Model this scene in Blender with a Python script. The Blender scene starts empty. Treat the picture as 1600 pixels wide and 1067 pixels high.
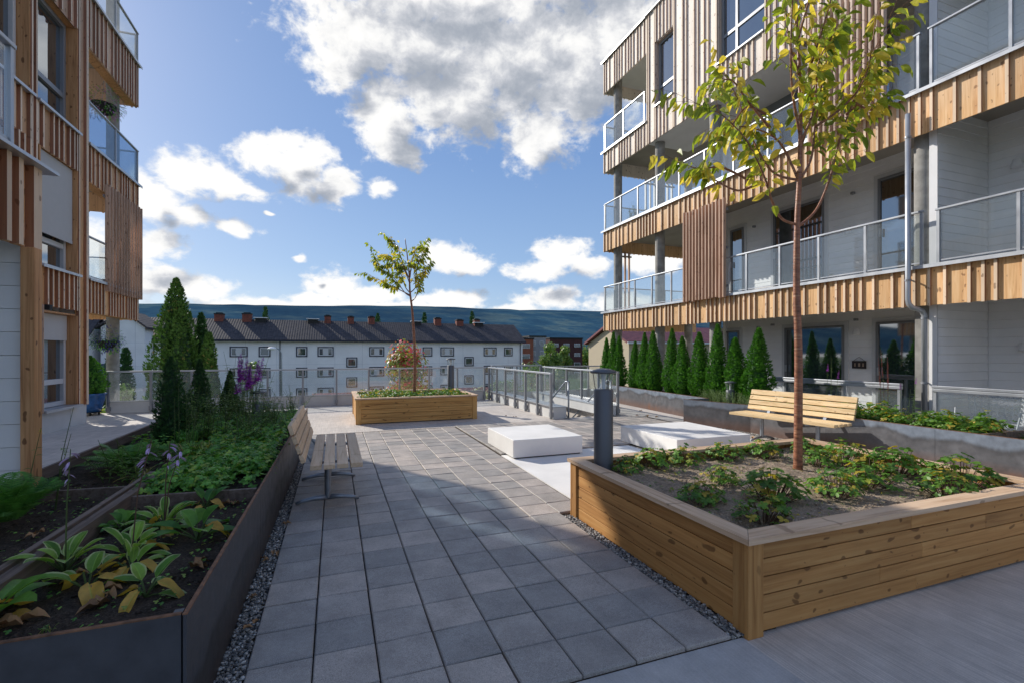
import bpy, math, random
from mathutils import Vector, Matrix, noise
R = random.Random(7)
sc = bpy.context.scene
COL = sc.collection
pi = math.pi
def V(*a): return Vector(a)

# ---------------------------------------------------------------- mesh builder
class MB:
    def __init__(s): s.v=[]; s.f=[]; s.c=[]; s.m=[]
    def face(s, pts, col=(0,0,0), mi=0, cols=None):
        b=len(s.v); s.v.extend([tuple(p) for p in pts]); s.f.append(tuple(range(b,b+len(pts))))
        s.c.extend(cols if cols else [col]*len(pts)); s.m.append(mi)
    def box(s,x0,y0,z0,x1,y1,z1,mi=0,r=None,M=None,faces='-x+x-y+y-z+z',fc=None):
        r=R.random() if r is None else r
        if x0>x1:x0,x1=x1,x0
        if y0>y1:y0,y1=y1,y0
        if z0>z1:z0,z1=z1,z0
        p=[V(x,y,z) for z in(z0,z1) for y in(y0,y1) for x in(x0,x1)]
        if M is not None: p=[M@q for q in p]
        F={'-z':(0,2,3,1),'+z':(4,5,7,6),'-y':(0,1,5,4),'+y':(2,6,7,3),'-x':(0,4,6,2),'+x':(1,3,7,5)}
        b=len(s.v); s.v.extend([tuple(q) for q in p])
        for k,f in F.items():
            if k in faces:
                s.f.append(tuple(b+i for i in f)); s.c.extend([((r,)+fc[k]) if (fc and k in fc) else (r,0,0)]*4); s.m.append(mi)
    def bar(s,a,b,w,h,mi=0,r=None,up=V(0,0,1)):
        a=V(*a);b=V(*b); d=(b-a); L=d.length; d.normalize()
        x=d.cross(up)
        if x.length<1e-4: x=d.cross(V(0,1,0))
        x.normalize(); z=x.cross(d).normalized()
        M=Matrix(((x.x,d.x,z.x,a.x),(x.y,d.y,z.y,a.y),(x.z,d.z,z.z,a.z),(0,0,0,1)))
        s.box(-w/2,0,-h/2,w/2,L,h/2,mi,r,M)
    def tube(s,pts,rad,n=8,mi=0,r=None,cap=True):
        r=R.random() if r is None else r
        pts=[V(*p) for p in pts]
        if not hasattr(rad,'__len__'): rad=[rad]*len(pts)
        b=len(s.v); px=None
        for i,p in enumerate(pts):
            d=(pts[min(i+1,len(pts)-1)]-pts[max(i-1,0)]).normalized()
            if px is None:
                px=d.cross(V(0,0,1) if abs(d.z)<.9 else V(1,0,0)).normalized()
            px=(px-d*px.dot(d)).normalized(); py_=d.cross(px)
            for k in range(n):
                a=2*pi*k/n; s.v.append(tuple(p+(px*math.cos(a)+py_*math.sin(a))*rad[i]))
        for i in range(len(pts)-1):
            for k in range(n):
                q=b+i*n
                s.f.append((q+k,q+(k+1)%n,q+n+(k+1)%n,q+n+k)); s.c.extend([(r,0,0)]*4); s.m.append(mi)
        if cap:
            s.f.append(tuple(b+n-1-k for k in range(n))); s.c.extend([(r,0,0)]*n); s.m.append(mi)
            q=b+(len(pts)-1)*n
            s.f.append(tuple(q+k for k in range(n))); s.c.extend([(r,0,0)]*n); s.m.append(mi)
    def lathe(s,c,prof,n=24,mi=0,r=0.5):
        c=V(*c); b=len(s.v)
        for (rr,z) in prof:
            for k in range(n):
                a=2*pi*k/n; s.v.append((c.x+rr*math.cos(a),c.y+rr*math.sin(a),c.z+z))
        for i in range(len(prof)-1):
            for k in range(n):
                q=b+i*n
                s.f.append((q+k,q+(k+1)%n,q+n+(k+1)%n,q+n+k)); s.c.extend([(r,0,0)]*4); s.m.append(mi)
    def build(s,name,mats,parent=None,origin=None,smooth=False,bevel=0):
        me=bpy.data.meshes.new(name)
        o0=V(0,0,0)
        if parent is not None:
            q=parent
            while q.parent is not None: q=q.parent
            o0=q.location.copy()
        elif origin is not None: o0=V(*origin)
        me.from_pydata([(a-o0.x,b-o0.y,c-o0.z) for a,b,c in s.v],[],s.f)
        if not isinstance(mats,(list,tuple)): mats=[mats]
        for m in mats: me.materials.append(m)
        if len(mats)>1: me.polygons.foreach_set('material_index',s.m)
        at=me.color_attributes.new('rnd','FLOAT_COLOR','CORNER')
        fl=[]
        for c in s.c: fl.extend((c[0],c[1],c[2],1))
        at.data.foreach_set('color',fl)
        if smooth: me.polygons.foreach_set('use_smooth',[True]*len(s.f))
        me.update()
        ob=bpy.data.objects.new(name,me); COL.objects.link(ob)
        if parent is not None: ob.parent=parent
        elif origin is not None: ob.location=o0
        if bevel:
            md=ob.modifiers.new('bevel','BEVEL'); md.width=bevel; md.segments=2; md.limit_method='ANGLE'
        return ob
def tag(o,label=None,cat=None,group=None,kind=None):
    if label: o['label']=label
    if cat: o['category']=cat
    if group: o['group']=group
    if kind: o['kind']=kind
    return o
def thing(name,loc,label,cat,group=None):
    o=bpy.data.objects.new(name,None); COL.objects.link(o); o.location=loc; o.empty_display_size=.1
    return tag(o,label,cat,group)
def clone(root,loc,rz=None,label=None,scale=None):
    def cp(o,par):
        c=o.copy(); COL.objects.link(c)
        if par is not None: c.parent=par
        for ch in [x for x in KIDS.get(o.name,[])]: cp(ch,c)
        return c
    global KIDS
    KIDS={}
    for o in COL.objects:
        if o.parent is not None: KIDS.setdefault(o.parent.name,[]).append(o)
    c=cp(root,None); c.location=loc
    if rz is not None: c.rotation_euler=(0,0,rz)
    if scale is not None: c.scale=scale if hasattr(scale,'__len__') else (scale,)*3
    if label: c['label']=label
    return c

# ---------------------------------------------------------------- materials
def nd(nt,t,ins=None,**pr):
    n=nt.nodes.new(t)
    for k,v in pr.items(): setattr(n,k,v)
    for k,v in (ins or {}).items():
        if isinstance(v,bpy.types.NodeSocket): nt.links.new(v,n.inputs[k])
        else: n.inputs[k].default_value=v
    return n
def ma(nt,op,a,b=None,c=None,clamp=False):
    n=nt.nodes.new('ShaderNodeMath'); n.operation=op; n.use_clamp=clamp
    for i,v in enumerate((a,b,c)):
        if v is None: continue
        if isinstance(v,bpy.types.NodeSocket): nt.links.new(v,n.inputs[i])
        else: n.inputs[i].default_value=v
    return n.outputs[0]
def mixc(nt,fac,a,b,blend='MIX'):
    n=nt.nodes.new('ShaderNodeMix'); n.data_type='RGBA'; n.blend_type=blend
    for i,v in ((0,fac),(6,a),(7,b)):
        if isinstance(v,bpy.types.NodeSocket): nt.links.new(v,n.inputs[i])
        else: n.inputs[i].default_value=(tuple(v)+(1,))[:4] if hasattr(v,'__len__') else v
    return n.outputs[2]
def ramp(nt,fac,stops,interp='LINEAR'):
    n=nt.nodes.new('ShaderNodeValToRGB'); cr=n.color_ramp; cr.interpolation=interp
    while len(cr.elements)<len(stops): cr.elements.new(.5)
    for e,(p,c) in zip(cr.elements,stops):
        e.position=p; e.color=(tuple(c)+(1,))[:4] if hasattr(c,'__len__') else (c,c,c,1)
    nt.links.new(fac,n.inputs[0]); return n.outputs[0]
def newmat(name):
    m=bpy.data.materials.new(name); m.use_nodes=True; nt=m.node_tree
    b=nt.nodes['Principled BSDF']; return m,nt,b
def setp(nt,b,k,v):
    if isinstance(v,bpy.types.NodeSocket): nt.links.new(v,b.inputs[k])
    else: b.inputs[k].default_value=(tuple(v)+(1,))[:4] if hasattr(v,'__len__') else v
def pos(nt): return nt.nodes.new('ShaderNodeNewGeometry').outputs['Position']
def mapv(nt,vec,scale,loc=(0,0,0),rot=(0,0,0)):
    return nd(nt,'ShaderNodeMapping',{0:vec,1:loc,2:rot,3:scale}).outputs[0]
def noi(nt,vec,scale,detail=4,rough=.55,dist=0,out=0):
    return nd(nt,'ShaderNodeTexNoise',{'Vector':vec,'Scale':scale,'Detail':detail,'Roughness':rough,'Distortion':dist}).outputs[out]
def bump(nt,h,st=.3,dist=.01):
    return nd(nt,'ShaderNodeBump',{'Height':h,'Strength':st,'Distance':dist}).outputs[0]
def attr(nt):
    a=nd(nt,'ShaderNodeAttribute',attribute_name='rnd')
    s=nd(nt,'ShaderNodeSeparateColor',{0:a.outputs['Color']})
    return s.outputs[0],s.outputs[1],s.outputs[2]
def simple(name,col,rough=.6,metal=0,var=.15,ns=8,bs=.15,bscale=60,spec=.4):
    m,nt,b=newmat(name); p=pos(nt)
    n=noi(nt,p,ns,5); n2=noi(nt,p,bscale,3)
    f=ramp(nt,n,[(.3,1-var),(.7,1+var)])
    c=mixc(nt,1.0,col,f,'MULTIPLY')
    r,_,_=attr(nt); f2=ma(nt,'MULTIPLY_ADD',r,var,1-var/2)
    cc=nd(nt,'ShaderNodeVectorMath',{0:c},operation='SCALE'); nt.links.new(f2,cc.inputs['Scale'])
    setp(nt,b,'Base Color',cc.outputs[0]); setp(nt,b,'Roughness',ramp(nt,n,[(.3,max(0,rough-.08)),(.7,min(1,rough+.08))])); setp(nt,b,'Metallic',metal)
    setp(nt,b,'Specular IOR Level',spec)
    if bs: setp(nt,b,'Normal',bump(nt,n2,bs,.004))
    return m
def wood(name,axis,cols,pale=None,grain=1,knot=1,z0=3,z1=9,rough=.65,var=.35,front=None,sidec=(.20,.075,.045)):
    """cols: dark, mid, light grain colours; pale: bleached colour mixed in with height"""
    m,nt,b=newmat(name); p=pos(nt); r,gf,gs=attr(nt)
    off=nd(nt,'ShaderNodeVectorMath',{0:(7.3,11.9,5.1)},operation='SCALE'); nt.links.new(ma(nt,'MULTIPLY',r,9),off.inputs['Scale'])
    q=nd(nt,'ShaderNodeVectorMath',{0:p,1:off.outputs[0]},operation='ADD').outputs[0]
    sg={'X':(1.1,26,26),'Y':(26,1.1,26),'Z':(26,26,1.1)}[axis]
    kg={'X':(4.6,11,11),'Y':(11,4.6,11),'Z':(11,11,4.6)}[axis]
    g=noi(nt,mapv(nt,q,sg),1.0,7,.62,.9)
    c=ramp(nt,g,[(.28,cols[0]),(.47,cols[1]),(.72,cols[2])])
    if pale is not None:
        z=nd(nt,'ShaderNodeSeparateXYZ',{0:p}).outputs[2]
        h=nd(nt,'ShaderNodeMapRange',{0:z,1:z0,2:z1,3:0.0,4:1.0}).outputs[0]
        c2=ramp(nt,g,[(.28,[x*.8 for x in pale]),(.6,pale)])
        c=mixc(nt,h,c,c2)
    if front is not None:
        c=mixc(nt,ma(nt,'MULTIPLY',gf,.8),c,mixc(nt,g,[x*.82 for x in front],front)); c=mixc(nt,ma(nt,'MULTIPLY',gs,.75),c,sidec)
    if knot:
        sq=nd(nt,'ShaderNodeSeparateXYZ',{0:q})
        la={'X':(sq.outputs[0],sq.outputs[2]),'Y':(sq.outputs[1],sq.outputs[2]),'Z':(sq.outputs[2],ma(nt,'ADD',sq.outputs[0],sq.outputs[1]))}[axis]
        kv=nd(nt,'ShaderNodeCombineXYZ',{0:ma(nt,'MULTIPLY',la[0],5.5),1:ma(nt,'MULTIPLY',la[1],10.0),2:0.0}).outputs[0]
        kv=nd(nt,'ShaderNodeVectorMath',{0:kv,1:nd(nt,'ShaderNodeVectorMath',{0:noi(nt,q,6,2,.5,0,1)},operation='SCALE').outputs[0]},operation='ADD').outputs[0]
        vo=nd(nt,'ShaderNodeTexVoronoi',{'Vector':kv,'Scale':.85,'Randomness':1.0},voronoi_dimensions='2D')
        kd=vo.outputs['Distance']; kc=nd(nt,'ShaderNodeSeparateColor',{0:vo.outputs['Color']}).outputs[0]
        lim=ma(nt,'MULTIPLY_ADD',ma(nt,'POWER',kc,1.5),.16,-.03)
        k=nd(nt,'ShaderNodeMapRange',{0:ma(nt,'SUBTRACT',kd,lim),1:0.0,2:.05,3:1.0,4:0.0}).outputs[0]
        k=ma(nt,'MULTIPLY',k,.62*knot,clamp=True)
        c=mixc(nt,k,c,(cols[0][0]*.35,cols[0][1]*.28,cols[0][2]*.25))
    st=noi(nt,p,1.3,3)
    f=ma(nt,'MULTIPLY_ADD',r,var,1-var*.6); f=ma(nt,'MULTIPLY',f,ma(nt,'MULTIPLY_ADD',st,.35,.82))
    cc=nd(nt,'ShaderNodeVectorMath',{0:c},operation='SCALE'); nt.links.new(f,cc.inputs['Scale'])
    setp(nt,b,'Base Color',cc.outputs[0]); setp(nt,b,'Roughness',rough); setp(nt,b,'Specular IOR Level',.3)
    setp(nt,b,'Normal',bump(nt,g,.25,.004))
    return m
def leafmat(name,c1,c2,c3=None,margin=None,trans=.35,rough=.45,vein=True,turn=.8):
    """colour by the leaf's random value; optional pale margin by the across coordinate"""
    m,nt,b=newmat(name); r,a,al=attr(nt)
    st=[(0,c1),(.75,c2)] if c3 is None else [(0,c1),(turn-.18,c2),(turn,c2),(turn+.06,c3),(1,[x*.75 for x in c3])]
    c=ramp(nt,r,st)
    n=noi(nt,pos(nt),14,3); c=mixc(nt,1.0,c,ramp(nt,n,[(.3,.7),(.7,1.25)]),'MULTIPLY')
    if margin is not None:
        w=ma(nt,'ADD',a,ma(nt,'MULTIPLY_ADD',n,.25,-.12))
        k=nd(nt,'ShaderNodeMapRange',{0:w,1:.72,2:.84}).outputs[0]
        k=ma(nt,'MULTIPLY',k,ma(nt,'LESS_THAN',r,.8)); c=mixc(nt,k,c,margin)
    if vein:
        k=nd(nt,'ShaderNodeMapRange',{0:a,1:.0,2:.12,3:.35,4:0.0}).outputs[0]; c=mixc(nt,k,c,[min(1,x*1.8+.03) for x in c2])
    setp(nt,b,'Base Color',c); setp(nt,b,'Roughness',rough); setp(nt,b,'Specular IOR Level',.35)
    t=nd(nt,'ShaderNodeBsdfTranslucent',{'Color':mixc(nt,1.0,c,(1.3,1.35,.6),'MULTIPLY')})
    mx=nd(nt,'ShaderNodeMixShader',{0:trans,1:b.outputs[0],2:t.outputs[0]})
    nt.links.new(mx.outputs[0],nt.nodes['Material Output'].inputs[0])
    return m
def glassmat(name,tint=(.95,.975,.98),refl=.85,fres=1.0,haze=.05):
    m=bpy.data.materials.new(name); m.use_nodes=True; nt=m.node_tree; nt.nodes.remove(nt.nodes['Principled BSDF'])
    n=noi(nt,pos(nt),3,2); 
    t=nd(nt,'ShaderNodeBsdfTransparent',{'Color':tint+(1,)})
    g=nd(nt,'ShaderNodeBsdfGlossy',{'Color':(refl,refl,refl,1),'Roughness':.02})
    lw=nd(nt,'ShaderNodeLayerWeight',{'Blend':.5}).outputs['Facing']
    f=ma(nt,'MULTIPLY_ADD',ma(nt,'POWER',lw,4.0),.55*fres,ma(nt,'MULTIPLY_ADD',n,.04,.04))
    mx=nd(nt,'ShaderNodeMixShader',{0:f,1:t.outputs[0],2:g.outputs[0]})
    df=nd(nt,'ShaderNodeBsdfDiffuse',{'Color':(.75,.8,.82,1)})
    mx=nd(nt,'ShaderNodeMixShader',{0:haze,1:mx.outputs[0],2:df.outputs[0]})
    nt.links.new(mx.outputs[0],nt.nodes['Material Output'].inputs[0]); return m
def panemat(name,dark=(.02,.025,.03),k=.25,wav=.02):
    m=bpy.data.materials.new(name); m.use_nodes=True; nt=m.node_tree; nt.nodes.remove(nt.nodes['Principled BSDF'])
    p=pos(nt); n=noi(nt,mapv(nt,p,(.9,.9,.35)),1.5,4)
    c=mixc(nt,ramp(nt,n,[(.35,0),(.65,1)]),dark,[x*2.6 for x in dark])
    d=nd(nt,'ShaderNodeBsdfDiffuse',{'Color':c})
    bn=bump(nt,noi(nt,p,.8,1),wav,.2)
    g=nd(nt,'ShaderNodeBsdfGlossy',{'Color':(.9,.95,1,1),'Roughness':.03,'Normal':bn})
    f=nd(nt,'ShaderNodeLayerWeight',{'Blend':.5}).outputs['Facing']
    f=ma(nt,'MULTIPLY_ADD',ma(nt,'POWER',f,4.0),.6,k)
    mx=nd(nt,'ShaderNodeMixShader',{0:f,1:d.outputs[0],2:g.outputs[0]})
    nt.links.new(mx.outputs[0],nt.nodes['Material Output'].inputs[0]); return m

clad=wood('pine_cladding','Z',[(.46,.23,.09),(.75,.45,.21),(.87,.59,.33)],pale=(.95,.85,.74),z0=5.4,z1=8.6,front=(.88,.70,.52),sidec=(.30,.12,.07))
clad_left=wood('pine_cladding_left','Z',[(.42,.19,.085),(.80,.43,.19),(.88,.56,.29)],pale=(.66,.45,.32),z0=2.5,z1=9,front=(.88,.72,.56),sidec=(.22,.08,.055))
post_wood=wood('pine_post','Z',[(.32,.14,.06),(.60,.31,.14),(.72,.42,.21)],knot=1.2)
slat_wood=wood('brown_slat','Z',[(.28,.16,.105),(.48,.31,.22),(.60,.42,.31)],pale=(.70,.56,.47),z0=5,z1=9)
plank=wood('planter_plank_x','X',[(.30,.135,.04),(.48,.235,.075),(.58,.32,.115)],knot=1.1,var=.3)
plank_y=wood('planter_plank_y','Y',[(.30,.135,.04),(.48,.235,.075),(.58,.32,.115)],knot=1.1,var=.3)
plank_z=wood('planter_post_z','Z',[(.30,.135,.04),(.48,.235,.075),(.58,.32,.115)],knot=.6,var=.3)
plank_far=wood('far_planter_plank','X',[(.34,.16,.05),(.60,.32,.10),(.72,.44,.17)],knot=1.1,var=.3)
plank_far_z=wood('far_planter_post','Z',[(.34,.16,.05),(.60,.32,.10),(.72,.44,.17)],knot=.6,var=.3)
cap_wood=wood('cap_board','Y',[(.42,.26,.16),(.62,.43,.28),(.72,.54,.38)],knot=.8,var=.25)
cap_wood_x=wood('cap_board_x','X',[(.42,.26,.16),(.62,.43,.28),(.72,.54,.38)],knot=.8,var=.25)
bench_wood=wood('bench_slat','Y',[(.55,.36,.17),(.80,.58,.31),(.88,.68,.42)],knot=.8,var=.25)
bench_wood_d=wood('bench_slat_weathered','Y',[(.48,.32,.18),(.70,.50,.32),(.78,.60,.42)],knot=.8,var=.25)
timber=wood('edge_timber','Y',[(.09,.062,.048),(.17,.125,.10),(.26,.20,.165)],knot=.5,var=.3)
siding=simple('grey_white_siding',(.84,.84,.85),.55,var=.05,ns=2,bs=.05)
siding_dim=simple('white_siding',(.78,.78,.79),.55,var=.05,ns=2,bs=.05)
trim=simple('white_trim',(.62,.63,.65),.45,var=.04,bs=0)
alu=simple('brushed_aluminium',(.42,.44,.47),.4,.5,var=.06,ns=3,bs=0)
alu_d=simple('grey_steel_post',(.28,.29,.31),.45,.4,var=.06,ns=3,bs=0)
flash=simple('metal_flashing',(.52,.54,.57),.4,.5,var=.06,ns=3,bs=0)
darkframe=simple('grey_window_frame',(.20,.205,.22),.45,.1,var=.05,bs=0)
blind=simple('white_blind',(.52,.51,.50),.8,var=.03,bs=.05)
bollard_m=simple('grey_bollard_paint',(.13,.135,.15),.45,.3,var=.05,bs=.04,bscale=200)
galv=simple('galvanised_steel',(.30,.33,.37),.4,.6,var=.12,ns=20,bs=.05)
rubber=simple('black_rubber',(.02,.02,.02),.7,bs=0)
conc_pillar=simple('pillar_concrete',(.30,.29,.27),.85,var=.3,ns=5,bs=.3,bscale=30)
conc_white=simple('white_concrete',(.80,.785,.755),.8,var=.07,ns=2.2,bs=.08,bscale=90)
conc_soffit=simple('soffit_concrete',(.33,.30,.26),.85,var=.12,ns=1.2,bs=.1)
parapet_m=simple('parapet_render',(.62,.62,.61),.8,var=.07,ns=3,bs=.1)
cap_metal=simple('parapet_cap',(.42,.45,.48),.45,.3,var=.08,bs=0)
glass=glassmat('railing_glass')
glass_f=glassmat('frosted_glass',(.55,.66,.78),.8,1.2)
pane=panemat('window_pane')
pane_far=panemat('far_window_pane',(.03,.035,.04),.12)
pane_sky=panemat('reflecting_pane',(.012,.018,.022),.32)
# ---------------------------------------------------------------- ground materials
def concrete_deck(name,col,line_rot=0.0,ls=170,amp=.16,tint=None):
    m,nt,b=newmat(name); p=pos(nt)
    big=noi(nt,p,.7,5); mid=noi(nt,p,6,5,.6); fine=noi(nt,p,120,3)
    q=mapv(nt,p,(ls,1.5,1),rot=(0,0,line_rot)); br=noi(nt,q,1.0,3,.6,.25)
    f=ma(nt,'MULTIPLY',ramp(nt,big,[(.3,.86),(.7,1.1)]),ramp(nt,mid,[(.35,.9),(.65,1.07)]))
    f=ma(nt,'MULTIPLY',f,ramp(nt,br,[(.35,1-amp),(.65,1+amp*.6)]))
    f=ma(nt,'MULTIPLY',f,ramp(nt,fine,[(.3,.92),(.7,1.08)]))
    st=nd(nt,'ShaderNodeTexVoronoi',{'Vector':p,'Scale':1.1}); s=nd(nt,'ShaderNodeMapRange',{0:st.outputs[0],1:.02,2:.06,3:.6,4:1.0}).outputs[0]
    f=ma(nt,'MULTIPLY',f,s)
    cc=nd(nt,'ShaderNodeVectorMath',{0:col},operation='SCALE'); nt.links.new(f,cc.inputs['Scale'])
    setp(nt,b,'Base Color',cc.outputs[0]); setp(nt,b,'Roughness',.82); setp(nt,b,'Specular IOR Level',.3)
    setp(nt,b,'Normal',bump(nt,ma(nt,'ADD',br,ma(nt,'MULTIPLY',fine,.5)),.35,.004)); return m
deck_m=concrete_deck('brushed_concrete',(.60,.545,.49),-.55,120,.20)
strip_m=concrete_deck('edge_concrete',(.50,.48,.46),1.35,120,.07)
def paver_mat():
    m,nt,b=newmat('grey_paver'); p=pos(nt); r,_,_=attr(nt)
    sp=noi(nt,p,260,2,.7); n=noi(nt,p,5,4); n3=noi(nt,p,45,4,.7)
    c=ramp(nt,sp,[(.30,(.16,.155,.155)),(.46,(.345,.335,.33)),(.60,(.405,.392,.385)),(.72,(.55,.55,.56))])
    f=ma(nt,'MULTIPLY',ramp(nt,n,[(.3,.80),(.7,1.12)]),ma(nt,'MULTIPLY_ADD',r,.34,.82))
    f=ma(nt,'MULTIPLY',f,ramp(nt,n3,[(.35,.9),(.7,1.08)]))
    cc=nd(nt,'ShaderNodeVectorMath',{0:c},operation='SCALE'); nt.links.new(f,cc.inputs['Scale'])
    tint=mixc(nt,r,cc.outputs[0],(1.07,.99,.93),'MULTIPLY')
    tint=mixc(nt,1.0,tint,(1.10,1.06,1.0),'MULTIPLY')
    setp(nt,b,'Base Color',tint); setp(nt,b,'Roughness',.62); setp(nt,b,'Specular IOR Level',.35)
    setp(nt,b,'Normal',bump(nt,ma(nt,'ADD',sp,n3),.25,.003)); return m
paver=paver_mat()
def soil_mat(name,c1,c2):
    m,nt,b=newmat(name); p=pos(nt); n=noi(nt,p,9,6,.7); n2=noi(nt,p,70,4,.7)
    c=ramp(nt,n2,[(.3,c1),(.55,c2),(.72,[x*1.9 for x in c2])])
    c=mixc(nt,1.0,c,ramp(nt,n,[(.3,.65),(.7,1.2)]),'MULTIPLY')
    setp(nt,b,'Base Color',c); setp(nt,b,'Roughness',.95); setp(nt,b,'Specular IOR Level',.1)
    setp(nt,b,'Normal',bump(nt,ma(nt,'ADD',n,n2),.8,.02)); return m
soil=soil_mat('dark_soil',(.035,.027,.021),(.085,.066,.052))
soil_l=soil_mat('sandy_soil',(.21,.16,.115),(.38,.30,.225))
def stone_mat():
    m,nt,b=newmat('pebble_stone'); r,_,_=attr(nt)
    c=ramp(nt,r,[(0,(.06,.06,.063)),(.35,(.17,.17,.17)),(.65,(.29,.275,.25)),(.88,(.45,.43,.40)),(1,(.62,.61,.58))])
    c=mixc(nt,1.0,c,ramp(nt,noi(nt,pos(nt),90,3),[(.3,.7),(.7,1.2)]),'MULTIPLY')
    setp(nt,b,'Base Color',c); setp(nt,b,'Roughness',.7); return m
stone=stone_mat()
def steel_mat(name,base,stain,rustk=1.0,top=.53):
    m,nt,b=newmat(name); p=pos(nt)
    n=noi(nt,p,1.7,6,.6,.6); n2=noi(nt,p,9,6,.65); z=nd(nt,'ShaderNodeSeparateXYZ',{0:p}).outputs[2]
    n1=noi(nt,mapv(nt,p,(1.6,1.6,.5)),1.2,5,.5,.3)
    edge=ma(nt,'ADD',z,ma(nt,'MULTIPLY_ADD',n1,-.34,.17))        # wavy washed band below the rim
    k=nd(nt,'ShaderNodeMapRange',{0:edge,1:top-.15,2:top-.11,3:0.0,4:1.0}).outputs[0]
    c=ramp(nt,n,[(.3,[x*.78 for x in base]),(.7,[x*1.2 for x in base])])
    c=mixc(nt,ma(nt,'MULTIPLY',k,.75),c,stain)
    ring=nd(nt,'ShaderNodeMapRange',{0:ma(nt,'ABSOLUTE',ma(nt,'SUBTRACT',edge,top-.14)),1:0.0,2:.05,3:.55,4:0.0}).outputs[0]
    c=mixc(nt,ring,c,[x*.45 for x in base])
    c=mixc(nt,1.0,c,ramp(nt,n2,[(.3,.78),(.7,1.15)]),'MULTIPLY')
    low=nd(nt,'ShaderNodeMapRange',{0:ma(nt,'ADD',z,ma(nt,'MULTIPLY',n2,-.12)),1:.0,2:.16,3:.6,4:0.0}).outputs[0]
    spot=ma(nt,'MULTIPLY',nd(nt,'ShaderNodeMapRange',{0:noi(nt,p,.9,5,.65),1:.56,2:.68}).outputs[0],nd(nt,'ShaderNodeMapRange',{0:n2,1:.42,2:.62}).outputs[0])
    rk=ma(nt,'MULTIPLY',ma(nt,'ADD',low,ma(nt,'MULTIPLY',spot,.7)),rustk,clamp=True)
    c=mixc(nt,rk,c,(.20,.085,.04))
    setp(nt,b,'Base Color',c); setp(nt,b,'Roughness',ramp(nt,n2,[(.3,.38),(.7,.6)])); setp(nt,b,'Metallic',.35)
    setp(nt,b,'Normal',bump(nt,n2,.15,.006)); return m
steel=steel_mat('mill_scale_steel',(.14,.14,.15),(.24,.29,.36),.8)
steel_d=steel_mat('dark_oiled_steel',(.05,.05,.053),(.085,.088,.10),.15,.4)
rust=simple('rusty_edge',(.20,.10,.055),.75,.1,var=.5,ns=25,bs=.3)
lawn=soil_mat('lawn_grass',(.03,.06,.015),(.06,.10,.025))
asph=simple('asphalt',(.06,.06,.062),.9,var=.15,bs=.3)

# ---------------------------------------------------------------- setting: terrace
mb=MB(); mb.box(-600,-300,-5.6,3200,6500,-5.5)
m=mb.build('ground',lawn); tag(m,kind='structure')
# the concrete deck around the stairwell (opening X 5.08..6.32, Y 10.1..14.5)
mb=MB()
for (x0,y0,x1,y1) in [(-12,-8,5.08,14.95),(6.32,-8,24,14.95),(5.08,-8,6.32,10.1),(5.08,14.5,6.32,14.95)]:
    mb.box(x0,y0,-.35,x1,y1,0,r=.5)
tag(mb.build('deck',deck_m),kind='structure')
mb=MB(); mb.box(-12,14.9,-5.5,24,14.95,-.35); mb.box(-12,-7,-5.5,-11.9,14.9,-.35)
tag(mb.build('podium_wall',parapet_m),kind='structure')
# smooth concrete strip in front of the pavers, and the pale pad under the blocks
mb=MB(); mb.box(-3.4,1.0,.001,2.06,1.985,.006,r=.4)
tag(mb.build('concrete_strip',strip_m),kind='structure')
mb=MB(); mb.box(2.33,4.05,.001,4.55,6.72,.012,r=.5)
tag(mb.build('concrete_pad',conc_white),kind='structure')
# pavers
mb=MB(); mb.box(-.42,1.99,.002,2.32,9.66,.006,r=.02,mi=1); mb.box(2.32,6.74,.002,7.0,9.66,.006,r=.02,mi=1)
def tile(x,y,w=.3,h=.3,c=0):
    t=.0038; z=.028+R.uniform(-.0015,.0015); r=R.random(); bv=.006
    ox,oy=R.uniform(-.001,.001),R.uniform(-.001,.001)
    a=[(x+t+ox,y+t+oy),(x+w-t+ox,y+t+oy),(x+w-t+ox,y+h-t+oy),(x+t+ox,y+h-t+oy)]
    sx,sy=R.uniform(-.002,.002),R.uniform(-.002,.002)
    lo=[V(px_,py_,.006) for px_,py_ in a]
    mid=[V(px_,py_,z-bv+sx*i+sy*j) for (px_,py_),(i,j) in zip(a,((-1,-1),(1,-1),(1,1),(-1,1)))]
    cx,cy=x+w/2,y+h/2
    up=[V(q.x+(bv if q.x<cx else -bv),q.y+(bv if q.y<cy else -bv),q.z+bv) for q in mid]
    mb.face(up,(r,0,0))
    for i in range(4):
        j=(i+1)%4; mb.face([mid[i],mid[j],up[j],up[i]],(r,0,0)); mb.face([lo[i],lo[j],mid[j],mid[i]],(r,0,0))
for row in range(25):
    y=1.99+row*.3+.0
    for c in range(9):
        x=-.40+c*.3
        if c==8 and y<3.8: continue
        if y>9.4: break
        if c==8: tile(x,y,.29,.3)
        else: tile(x,y)
for row in range(10):
    y=6.76+row*.29
    if y>9.4: break
    for c in range(15):
        x=2.34+c*.3
        if x>6.9: break
        tile(x,y,.3,.29)
tag(mb.build('paving',[paver,soil]),kind='structure')

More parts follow.
